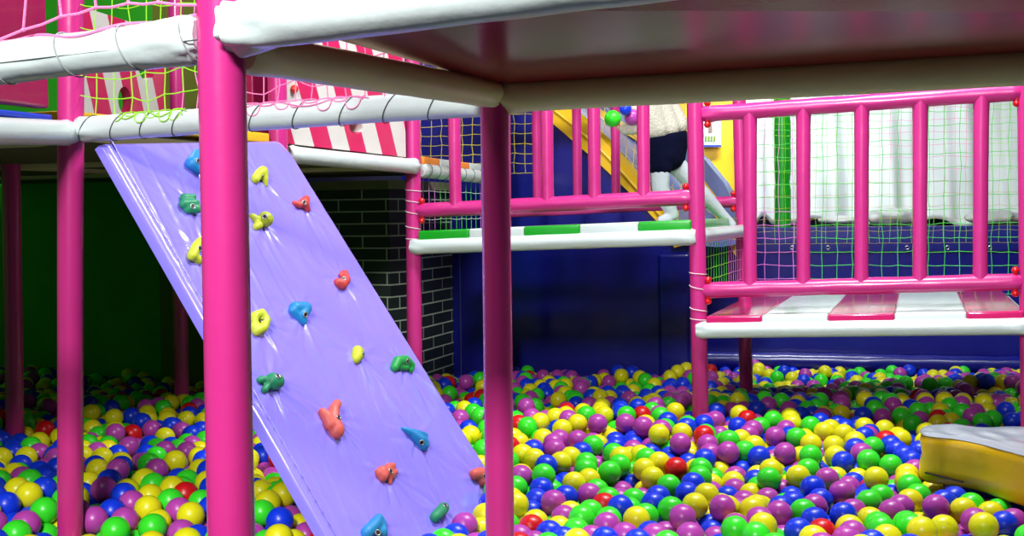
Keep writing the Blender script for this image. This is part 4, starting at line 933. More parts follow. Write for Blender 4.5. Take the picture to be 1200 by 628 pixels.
# ------------------------------------------------------------------ the balls of the pit: settled positions in mm, visible ones first
VISIBLE = [1362,-1651,74,-1258,-1556,100,-1417,-1526,122,1324,-1374,60,652,-1375,67,-1536,-1352,129,1151,-1741,88,-1169,-1630,86,1474,-1526,44,-1064,-1616,91,-1331,-1260,123,512,-1474,64,-986,-1494,94,816,-1434,62,1263,-1605,56,
879,-1011,72,1067,-1237,75,-715,-1495,75,648,-1604,60,575,-1316,60,1238,-1046,77,341,-854,67,-1136,-1428,100,372,-1470,58,127,-1216,51,-1574,-1430,117,800,-680,98,1009,-692,94,581,-843,75,978,-1019,80,1000,-1490,68,487,
-922,60,1304,-746,75,1407,-1384,51,-1432,-1624,107,640,-545,106,-1413,-1736,108,-791,-1399,75,1217,-725,65,-1179,-1518,87,826,-1641,62,572,-431,121,1370,-798,66,207,-1427,53,-1248,-748,103,494,-1348,57,1126,-1335,67,986,
-1184,80,1171,-1417,57,731,-1602,69,-156,-1446,39,909,-710,85,4,-1249,54,507,-1660,58,278,-1511,51,1050,-350,90,333,-1358,66,-1521,-1268,126,250,-1125,51,687,-1710,70,1080,-1009,68,1093,-739,93,529,-1042,58,347,-189,122,
101,-965,84,524,-303,129,-755,-1231,92,206,-1005,63,-1040,-1431,93,464,-185,121,170,-735,78,633,-1192,62,-1421,-861,98,747,-1372,58,-1206,-1368,102,1274,-1282,56,-1087,-1360,105,912,-1490,54,-1291,-832,91,1267,-276,93,
-791,-1305,84,57,-103,98,898,-1408,59,1128,-384,91,-1240,-1450,97,384,-784,76,-676,-1708,80,74,-712,87,579,-1124,50,1330,-1116,65,469,-827,70,156,-573,94,304,-527,97,1391,-1514,52,266,-159,117,-1564,-309,74,-1705,-54,82,
-1516,-799,86,449,-1263,52,-1062,-1280,107,-984,-1602,69,50,-1465,35,530,-771,81,870,-636,91,1062,-1660,71,1148,-1658,74,1749,74,57,912,-1577,42,1049,-1752,70,-1256,-1294,110,951,-1338,57,22,-941,75,2205,114,54,-1195,
-1183,116,1384,-544,82,92,-1042,53,1185,-1268,68,1160,-483,86,252,-412,97,170,-1144,49,-1954,355,101,1489,-1394,41,-1612,150,59,-1172,-1292,104,-2201,476,111,841,-479,102,990,-1264,57,930,-1768,71,-2018,-21,94,-1120,
-1220,113,-1623,-1232,118,705,-721,80,116,-798,81,1037,-920,81,102,-1542,37,2262,325,67,256,-842,75,671,-376,114,612,-1038,63,648,-963,69,1237,-529,86,-1838,324,84,2463,1030,95,912,-894,76,1222,-1348,54,114,38,91,1548,
-373,78,1098,-99,110,322,-1620,49,1660,208,62,199,-231,109,1082,150,114,1331,-330,93,2061,90,58,749,-527,96,714,115,116,1215,-633,68,-1637,-1100,116,-1673,68,56,-856,-1106,71,184,-1526,39,412,-1366,41,154,-1359,36,259,
-1672,51,74,-1120,33,-1894,-514,77,1324,-1215,57,1305,-660,82,1231,-199,103,31,-637,89,-1346,-742,93,-1578,-575,83,1763,266,55,831,-1793,81,4,-1019,54,262,-923,56,751,-423,112,-180,-1524,27,1787,454,74,664,-882,80,-1776,
380,79,-259,1353,80,2219,1176,60,392,-1199,49,-1355,-1139,121,-1686,250,75,222,718,77,-1517,360,64,-184,-110,66,60,492,84,289,-1265,51,1582,240,66,1456,-766,73,940,-145,93,-1245,-1116,117,1486,251,72,404,-1666,57,400,
110,104,212,-663,81,2127,142,60,-1315,-360,60,2565,957,100,240,-1333,46,-1398,-1571,54,-927,-1749,84,781,-239,122,-1080,-1520,80,-1881,-426,74,317,52,116,-152,253,83,-996,-1335,94,1850,295,75,980,-1654,56,-1485,-81,67,
2050,175,67,1082,-1489,52,1375,-1307,58,1706,625,77,-1459,76,62,-96,-1308,33,398,-686,84,786,-848,23,-1946,737,86,1457,-597,78,-981,-471,62,1530,-1466,36,1458,-1318,50,-1831,-715,87,378,-601,81,-1440,-1092,103,-1971,
-561,85,290,-1427,47,995,-1572,51,495,-681,77,628,1739,50,783,432,105,738,-1002,7,-1947,-259,87,1562,-125,71,1054,-1410,58,2263,803,83,744,-1490,57,862,-1068,14,1458,-682,76,184,98,101,1302,636,71,776,-929,15,1348,-1034,
65,-244,263,71,1004,-24,102,474,-1183,54,2231,495,80,-1396,-378,68,898,124,111,1218,543,69,-2543,2077,21,120,-240,73,820,-999,15,2038,262,73,1436,-1237,52,-1842,53,82,-1120,-1052,97,371,1358,37,-1521,131,75,493,61,112,
-330,966,77,-1388,-521,73,-2460,856,80,-1936,-366,89,926,-540,92,257,-594,85,-1631,-986,97,1340,-459,88,1169,-143,102,1397,-389,92,177,-1690,52,1306,-576,84,-1933,561,88,987,61,110,-1688,582,83,1842,24,64,-123,-418,66,
-644,-1455,17,616,-1402,-4,-1972,-453,82,1045,398,113,425,-800,5,2394,1080,86,900,-1272,51,865,-31,101,264,-756,79,-1696,737,82,1559,503,74,1034,-151,93,-2140,62,111,-1398,17,58,2562,1066,86,703,-287,119,613,-1482,-3,64,
-1382,30,988,-219,94,625,-72,128,-921,-1663,70,-109,-1386,7,742,-619,79,348,-1728,59,54,-1197,13,566,114,103,-675,-1379,25,19,-390,86,1080,-1574,60,141,-1616,38,72,-564,90,-1550,-488,76,1593,2003,-10,1376,-956,67,1262,
90,95,552,1698,20,309,-1184,51,428,711,88,2024,375,81,866,-846,27,1675,371,75,134,-1460,29,745,1551,50,2319,1217,54,1540,-1330,33,948,-325,94,236,22,105,1892,2038,15,384,-872,-3,643,-164,122,850,-696,28,-1720,-968,97,
1475,-131,83,-214,-1600,32,574,348,98,-1517,-1654,119,-2079,675,92,480,-599,73,766,-699,26,2053,516,86,1462,-513,81,843,-1345,55,-1761,-559,81,-2111,-236,90,154,-471,97,-1034,-1113,107,2315,565,66,781,-1072,7,902,1668,
50,-1786,-32,68,898,-418,93,954,1730,71,2164,1395,38,1179,-924,18,1233,184,105,183,-335,86,-1276,-1200,102,981,-1834,78,2428,2110,4,79,114,99,1915,66,65,-189,398,77,1569,850,66,568,684,83,104,571,71,-1138,-817,85,281,
-1047,47,592,-350,124,-373,1258,78,-1606,369,64,-1193,-564,66,13,-1538,24,977,176,105,1952,295,71,944,-1063,18,1164,-1576,62,429,-1750,60,-1980,1134,31,-2748,1764,18,-1772,580,88,697,1798,60,-1730,-305,85,810,-769,24,
-1781,-890,94,1625,758,63,-1436,-779,92,2099,428,81,1852,1981,-29,-1679,-754,85,2351,2050,-4,362,519,82,-1248,-428,52,1832,220,46,-1446,-460,70,1475,572,81,2202,386,56,21,-9,91,1532,2266,-14,1126,-214,91,-1766,-1044,102,
226,-1597,36,623,-1323,-7,1470,-430,84,1346,44,96,1390,-148,82,44,678,77,-1718,-828,87,408,-354,57,1684,2002,-16,652,308,111,-2103,2062,-7,-1660,-557,87,-1387,-670,80,-726,-1267,23,1299,-96,99,179,1126,42,2262,1415,34,
-1633,-476,85,484,-319,59,1737,1937,-23,1218,-851,15,-233,473,78,1673,2164,1,1544,-600,76,473,-404,54,717,378,100,1949,465,73,605,-502,45,665,-580,35,1470,-985,-3,-1065,-977,115,1415,407,78,415,-271,62,303,585,75,2128,
334,60,-1342,-186,52,-1504,-224,62,788,1473,34,777,-1295,47,912,385,109,1236,709,70,-966,-533,9,935,-977,21,950,1500,31,1441,-848,58,-197,-10,72,-1900,-157,87,-1550,671,74,1586,-1009,33,-1735,483,75,-1432,342,61,707,
-853,16,-1686,338,73,1802,537,81,1931,-15,52,174,1772,47,179,-1280,30,-1030,-1739,73,1610,-1074,-12,1079,-651,70,1896,656,60,405,-189,62,-1647,-314,79,1784,1063,38,122,1061,45,401,-1580,42,-1208,-851,60,-1453,-303,65,71,
1271,68,-948,-1404,91,1856,407,71,-2094,-53,76,-1481,-654,81,1789,633,78,538,-453,49,-190,568,78,-2043,749,79,443,1651,27,1176,-780,19,-1387,-1349,114,304,694,83,-2896,2169,41,1888,146,66,-1554,-719,82,1730,-149,62,
-1529,455,70,-2030,-255,83,-1974,906,57,-187,1544,69,1656,-1161,-21,724,1632,54,666,-1523,47,-2014,-340,79,727,-773,19,258,1774,45,1793,2124,-14,-1371,-288,57,682,-1300,47,1406,-1857,95,-1619,-394,77,-2297,2024,1,-1994,
1553,-7,-1656,813,75,476,143,103,472,-1392,-10,1138,561,82,842,1279,45,-1288,-271,44,830,628,87,-1532,-1478,64,-2408,2249,21,1329,146,88,1332,251,94,1258,-777,13,-1382,109,59,622,1906,51,1935,379,60,848,-234,74,286,1341,
55,85,814,69,621,197,106,-348,848,51,640,1205,38,-116,-46,80,-164,1210,73,1182,-61,105,-1640,489,62,-668,-1533,17,317,-579,28,1199,1624,11,341,1779,39,1939,805,61,316,277,91,-1604,744,76,-2278,117,126,90,1142,58,1693,
452,78,1314,-202,90,1763,1403,1,-1556,552,73,1160,1823,61,-882,-767,20,688,-500,46,1586,2191,-22,-1422,-1208,93,1014,1794,77,-78,-1228,51,56,-1610,25,490,304,95,391,812,75,-992,-1216,112,2011,1231,36,1992,631,80,369,
-1287,41,1889,1215,29,133,-929,18,549,-370,56,-2348,2123,7,571,997,60,1482,1040,38,-160,865,73,474,1729,21,1971,545,80,1388,-41,78,1087,1385,27,1140,1672,40,2004,1763,-7,-2198,408,63,1119,-301,81,1745,1739,-28,417,455,
84,987,454,93,-2127,1758,-12,1836,1512,14,-1135,-1553,26,810,-138,110,265,923,75,1678,885,52,-1969,468,84,-1322,-55,47,-800,-1485,24,-316,466,70,-2153,336,60,467,-869,-1,-1114,-1136,93,829,-1888,87,86,2078,32,-2901,1997,
42,644,522,86,1875,1353,21,461,530,82,500,450,88,-217,-187,62,749,534,98,-23,-732,84,-2880,1913,31,-3055,1950,42,1363,559,70,165,1220,52,490,-234,58,342,-309,58,2001,716,74,2511,2087,-19,-903,-687,16,-2428,997,59,-2298,
2189,6,2646,1938,2,2537,910,37,-1734,657,85,-2683,1823,22,-749,-1548,20,860,-928,21,2332,2133,-2,742,1330,23,94,-1684,40,776,-322,99,918,1299,11,-2062,1825,-10,-993,-706,90,-1669,-901,87,1434,-315,83,1651,1738,-28,1308,
-997,3,-218,1035,29,1568,1067,30,2455,707,25,182,-786,13,2121,1707,15,2017,2170,-11,2138,508,81,-861,-847,23,1190,1399,3,2171,679,69,2026,1109,44,1345,-1493,-14,620,-271,114,478,776,73,1334,482,66,1966,2025,-22,2487,981,
33,2527,1976,-10,1484,-896,-4,2470,1114,90,661,813,62,1039,231,98,69,1472,74,-1754,89,69,514,851,66,1393,860,48,-1378,-1650,48,1190,-1068,12,615,-420,51,-357,1346,75,247,398,75,50,1356,71,724,-1789,60,255,1200,58,2768,
2130,-12,778,1230,26,1485,1828,-24,-2386,1577,8,-2387,1804,-5,229,1280,58,20,1070,51,148,1302,56,893,-766,26,-1380,-1271,56,1471,-48,74,372,1606,29,-2265,609,100,1332,2002,-15,-1446,-1291,98,402,357,85,-2208,1780,-9,694,
-933,7,963,574,94,1846,1430,5,-2763,1846,26,182,-151,93,1241,1555,-6,-2784,1926,36,2083,1273,37,1565,2391,-9,-1384,-1491,54,-1382,-114,47,1996,-69,41,2551,1149,88,-2834,1728,32,1076,485,104,-2397,1926,-4,1131,-711,24,
872,1402,40,2413,1298,48,1470,1662,-33,659,-801,60,2088,691,72,490,1017,62,386,1439,40,-1327,-1508,113,1544,1700,-31,369,-953,-9,135,-850,18,2129,2128,-10,1401,965,46,1201,33,100,2294,966,75,234,196,92,1012,1660,50,450,
-948,-9,-2222,1872,-3,1221,1851,12,-2603,1492,8,-940,-823,29,-2244,1531,3,830,1167,34,-1440,-1820,107,-1868,1714,-18,1757,192,13,-1578,844,77,-2901,2252,34,-3071,2359,28,2459,790,29,10,-1678,40,2224,2016,-8,285,775,77,
2043,1994,-15,1940,1149,24,-427,1529,61,-2382,388,124,1682,289,58,2534,827,33,390,205,97,2453,624,18,-2216,2003,-6,952,261,99,1282,-1341,-4,1337,-921,2,198,1486,52,1321,1074,30,-1476,529,66,538,1902,26,-1805,-459,71,
-2342,1503,-1,-396,915,79,-2329,1636,-9,-2410,2051,-10,1969,1050,34,2010,1448,12,-133,786,68,-1422,-211,52,-258,1190,11,1466,-238,75,532,1791,22,2412,946,28,1190,-262,64,-3093,2448,28,-2559,1168,46,-2142,1850,-7,436,
-648,21,1426,505,74,631,11,122,-1522,-1398,61,-924,-606,6,2554,781,99,-2160,253,58,1501,399,55,-2249,1614,4,-1855,1206,23,1151,1232,-1,1026,1577,51,10,158,80,756,815,62,-1005,-393,59,224,-716,17,-116,-1605,20,770,-1555,
13,1395,199,78,817,-1490,0,1254,1024,27,-78,-1674,45,1212,1177,14,810,-622,31,-126,-721,66,-18,-465,86,-1906,337,36,1851,2183,-26,24,-859,62,-2263,460,58,-1831,1789,-18,-224,1326,9,-2062,1495,-8,-2080,1392,7,544,-222,
122,-27,-1387,24,-2209,212,113,-1729,-1168,109,692,729,64,684,1755,-10,1583,-228,60,2262,1521,15,-1718,-402,79,-1423,-596,64,-1069,-127,35,1136,1323,4,1414,718,61,-2164,1389,8,1935,1931,-29,-2614,1997,22,-2160,1486,4,5,
1158,63,54,1595,64,598,608,67,2282,884,79,1946,206,56,-903,-563,74,1026,-425,26,-282,572,61,2615,2055,-23,803,279,49,724,-179,109,1131,1457,17,680,1461,9,387,-433,54,1043,-1962,101,2693,1235,77,-1857,1909,-14,2110,1789,
3,964,1391,7,2079,1539,15,248,1013,66,-2482,1710,1,-1636,-1375,127,687,995,46,2246,1922,-20,321,-147,55,22,1679,54,2902,1822,19,1100,1536,34,441,34,53,1955,2110,-11,1735,-9,3,2019,1915,-25,-249,-1675,38,2464,873,32,250,
513,62,1366,2411,-54,-2230,1694,-8,-1397,-744,28,2762,1806,15,2124,1977,-16,-2262,772,87,1462,1745,-33,584,-580,35,-252,1479,62,1995,1546,7,744,-1146,0,-1970,52,94,2066,2074,-14,1050,-715,25,2421,1032,23,409,907,73,1377,
1136,24,469,-1475,-8,1790,2429,-45,-164,-1672,36,-2290,1798,-6,201,1052,9,-1976,1234,10,2701,2075,-4,-2232,2086,-5,698,-417,48,1209,-567,18,1630,1855,-49,1628,-425,76,-2864,1814,32,326,-229,52,-283,1268,14,2174,762,68,
110,-147,53,1054,-209,36,2574,1824,-2,2082,608,80,-224,1747,47,1669,-132,8,-1911,-737,79,2761,1549,41,-2811,1649,20,1230,1702,6,344,-799,5,-1922,418,39,1504,2200,-57,1796,352,47,635,-1246,-2,1782,882,48,2440,1404,46,956,
112,52,-238,87,54,-961,-745,24,-2029,1629,-12,4,2103,25,-2647,1716,-10,1846,1678,-18,-1506,-1164,110,1695,1449,-10,1396,1625,-36,-1782,-140,62,-2048,1730,-17,-1890,125,76,2182,1575,17,1012,-788,27,-9,788,64,624,1698,-22,
846,-356,73,59,-971,7,1559,2492,-1,1145,-997,17,2402,1748,-5,1802,963,42,-4,-245,78,-1786,316,19,247,1553,42,1008,-645,26,-2264,24,116,1306,1734,-8,771,1029,37,1379,-853,5,282,1462,49,1005,-505,27,-1808,-375,83,977,-905,
24,-12,-1098,33,-422,1111,81,140,168,79,1542,-952,-6,-2954,2073,33,70,896,65,1075,1184,11,-1746,-708,70,-1627,294,34,-2572,1288,32,-2486,935,72,-1026,-541,66,1550,1155,22,-1878,-837,93,472,-1310,-13,993,-348,30,1490,
1324,4,-2407,1660,5,-957,-1455,26,1276,-697,13,1227,-996,11,-2007,826,69,-796,-1164,66,1213,-481,23,43,-1272,-16,1324,-1628,3,-2251,1343,10,1149,-1140,11,-1239,-1659,44,-2311,1717,-6,1375,2527,-52,360,-510,38,824,-1142,
6,-2674,1385,21,-731,-1185,19,1883,941,42,-96,-254,80,206,1391,47,-1860,268,26,2432,516,15,2196,891,54,386,-728,13,830,1784,5,-842,-927,25,79,-447,70,-1331,-1338,53,708,-335,52,1395,-1428,-19,-1656,758,12,1634,562,9,
1664,640,7,488,1120,53,832,1084,26,1427,-543,12,1060,69,70,384,-93,58,2321,1300,44,612,-1563,-4,1304,1219,9,2093,1455,18,2386,1508,24,1272,-1070,5,1414,1964,-16,1928,1288,23,179,835,2,-768,-1081,81,930,-11,53,842,424,47,
-164,952,69,1866,2094,-40,452,-484,44,-1643,-668,77,2518,1452,40,-1532,212,60,-3135,2084,45,1400,1046,29,-2518,682,93,124,1405,48,-2128,449,56,-1600,-804,86,2466,563,73,964,-576,28,-2136,1648,-15,-1800,-810,78,2829,1757,
19,-2084,287,54,-383,1614,52,104,1679,35,-1710,-220,59,1195,473,30,160,604,20,-1845,1635,-32,-2817,2003,32,-1804,-970,96,2088,1359,31,-2104,110,53,945,-830,33,-1785,1702,-24,1050,788,48,125,-1169,-18,1630,2473,-41,1518,
938,23,1959,886,55,-287,975,6,-2340,1348,7,2115,1883,-13,-982,-667,17,1136,-855,22,-1313,-1542,39,-2142,847,71,1076,1266,3,-1638,11,6,-2170,1032,44,2433,1577,17,1259,-921,11,-2099,1570,-11,1641,985,34,90,1801,38,557,
-1272,-8,-2676,1554,3,858,1621,-1,159,916,-2,624,901,46,1390,1789,-30,1385,640,65,1320,970,23,-1329,-1850,97,-2506,2232,-36,2338,908,22,-105,-154,58,-2304,843,78,2317,798,19,122,-1252,-24,2595,1546,28,-2065,902,61,-300,
1056,8,2952,1739,21,200,756,7,1576,-1151,-14,-1082,-44,39,1207,391,33,2010,1356,5,-2096,-357,82,453,-45,58,1606,484,8,901,-87,47,-311,1458,8,-920,-902,32,-2689,1473,16,-2472,761,92,-1703,-1251,119,562,-277,55,924,-1931,
92,336,1889,28,2928,2088,-20,-2808,1331,37,1710,2451,-42,2566,1004,32,-64,-1148,76,-2329,578,51,-1526,774,75,-2609,2107,-32,2766,1703,16,395,1522,33,-2158,1248,19,-1706,1284,14,1408,2337,-53,-587,-1517,13,-1275,-378,-10,
627,-328,53,996,-1376,-2,1283,528,19,1703,1535,-22,2467,1840,-19,-2522,2312,-36,1869,857,48,1806,2339,-54,-2772,1577,4,356,1700,15,2215,1382,-26,-2878,1579,27,-100,180,84,1462,2501,-51,-736,-1433,24,312,1971,18,1800,
1199,18,-304,1348,11,-1588,-1349,64,1695,-1088,-16,2243,245,-2,1512,1931,-34,701,-1076,-1,1225,-399,25,840,1702,4,1542,723,12,2678,1548,34,-410,997,81,1606,1646,-41,-1357,-816,41,1847,-89,50,574,1094,51,-1213,-1581,35,
-2600,2337,-32,1025,-1205,9,905,-1138,12,-2587,855,85,1448,-1062,-6,-2554,773,91,114,1879,18,1499,-818,6,949,1094,28,1700,715,7,-2490,1293,16,1330,-1275,-5,1363,-1352,-12,-1612,88,3,898,1831,5,-1988,2134,-70,1723,351,9,
305,-725,14,-455,1277,80,702,1673,-13,1301,1617,-15,-18,1244,70,829,1875,0,-1917,-210,26,92,-72,28,1101,947,22,1558,1260,13,-2118,965,49,546,-1354,-8,2076,1633,-3,459,-126,63,-1898,610,30,-2585,2255,-31,1928,1445,5,1634,
1184,15,1600,181,10,1239,-316,25,2585,864,87,-2512,2114,-46,-2640,2192,-29,-36,525,91,143,996,-4,-1314,-498,41,-1435,457,68,1492,1433,-15,-2,646,16,-1792,-220,81,-2194,125,124,582,1562,-27,681,-1443,27,2633,1135,81,1140,
-623,20,-2216,2214,-66,-2169,-171,99,968,-719,27,1726,852,-7,-444,1404,53,-329,2224,-44,1507,2060,-69,-1837,380,22,1669,793,1,-1239,-1502,32,2391,442,1,-2242,155,60,-3236,2308,33,-2178,514,41,1945,2372,-57,2528,744,29,
873,839,54,2026,801,49,-2255,542,52,-2163,167,60,2237,681,18,1374,-1568,-9,-864,-1196,32,176,524,24,1510,796,41,-1653,617,16,1490,682,60,2161,587,64,37,574,21,-1944,1474,-16,-1800,1546,-35,1578,392,10,1681,160,-2,1656,
-1005,-8,445,1991,-24,225,-1034,-12,1323,2339,-58,-2388,305,124,3025,2053,-21,-320,1578,2,-1598,-1511,114,-1229,-620,16,-2979,2160,31,2602,1455,44,1569,306,16,-378,1454,57,-2394,1431,8,1773,1007,-23,-1221,-932,49,1554,
1378,-8,644,1617,-28,1953,1665,-24,2473,1668,4,154,-667,21,-377,2017,-27,2143,1342,-29,2818,1873,1,66,-806,15,1379,1706,-39,240,1893,15,-306,1892,-15,1713,257,-11,-1199,-771,39,468,-723,11,-374,2110,-35,-3014,1831,-13,
2644,1763,2,-2566,2034,-46,1562,1806,-46,-184,-153,-6,-140,1793,63,51,-890,-11,232,-369,28,1674,2061,-73,-1291,-767,35,1147,334,41,-2056,2080,-74,1642,339,5,-1348,-1194,58,746,66,55,-2666,2271,-28,1120,1027,12,-1127,
-1473,32,-1678,137,9,218,663,15,10,950,40,-239,1111,5,-1054,-1571,21,-2614,934,77,-1106,48,40,-840,-1737,84,2390,837,26,1615,870,0,709,-1219,-3,311,853,62,873,647,18,-2086,1043,42,1188,1074,17,-1190,-1418,38,1860,1128,
16,-2840,1408,33,307,-65,51,1412,-1284,-12,605,1779,-18,1754,928,-16,1801,1329,-11,1428,310,58,1926,-114,44,852,343,67,1474,1121,20,1199,-676,0,2605,1247,76,2138,1260,-24,-448,1194,81,-107,564,74,-2246,1237,18,830,571,
26,2132,1178,-18,-1706,294,5,-2274,232,64,567,1640,-37,216,298,70,-186,285,14,-362,1822,-15,1302,-368,25,-3244,2391,23,-2353,716,28,-30,233,88,-2920,2439,-39,-2679,2362,-31,1638,2390,-51,2207,320,5,-1612,549,12,-1692,
534,15,1631,257,1,-2176,588,79,-1636,216,14,-2092,205,51,2216,166,-10,448,188,39,549,-717,20,-752,-1346,23,1453,-1582,-14,776,357,44,152,-392,33,311,-1322,-6,2428,1114,18,-319,1135,12,1995,1838,-44,500,1592,-30,589,-788,
13,1434,-464,16,2974,1859,-2,1583,795,2,-1950,-137,23,-2574,1112,-15,-2444,2287,-43,1340,-756,-1,-2971,1952,42,540,-1520,-1,-2035,1918,-79,-1248,-698,35,2323,1968,-39,1875,1925,-87,2490,2238,-60,1467,1988,-76,745,-262,
51,-1794,1112,31,-1965,1027,-22,-2558,997,68,-2620,1266,-33,-2272,78,52,1355,1862,-12,688,1381,-15,-2874,2284,-37,-806,-1254,19,-2898,1663,33,-836,-1346,28,-654,-1300,25,-2562,2175,-33,-2006,-76,32,-1869,-80,90,1387,
1223,11,948,1186,9,874,1223,-7,494,1673,-38,-200,1247,7,2280,1253,-10,629,-859,8,63,-208,24,1562,-872,-4,1341,1293,1,1053,-1280,5,-2048,-423,65,2814,1636,25,-276,872,14,152,-9,34,1550,1990,-80,-1088,-258,35,-1954,820,6,
2201,1133,-8,-2420,865,8,-2044,1999,-76,-248,1405,10,830,197,55,1248,604,16,-1180,-482,73,-1664,-67,11,-1919,891,-4,-2814,1821,-35,-189,1460,12,-172,-231,6,-1734,607,18,1001,860,48,1588,2321,-45,1690,59,0,25,-1129,-33,
-1294,-635,66,-179,-633,79,1457,2405,-49,2810,1451,38,1765,508,12,1914,2152,-77,-2439,1512,3,-483,1612,41,1771,715,53,1030,1445,36,1006,718,64,904,725,43,2512,1543,25,-20,876,65,1628,-262,-1,2031,569,28,1366,2265,-59,
864,1007,20,808,910,38,-1364,-975,50,-1762,1622,-35,-1937,1655,-33,-2905,2359,-34,-2591,1389,4,1380,-245,61,1629,2131,-62,1788,2030,-54,815,-533,44,2498,1064,28,1462,2129,-64,-2656,2076,29,882,-580,31,-1331,-318,-10,
-1532,-276,4,-306,1975,-24,-2446,941,-1,-234,1535,2]
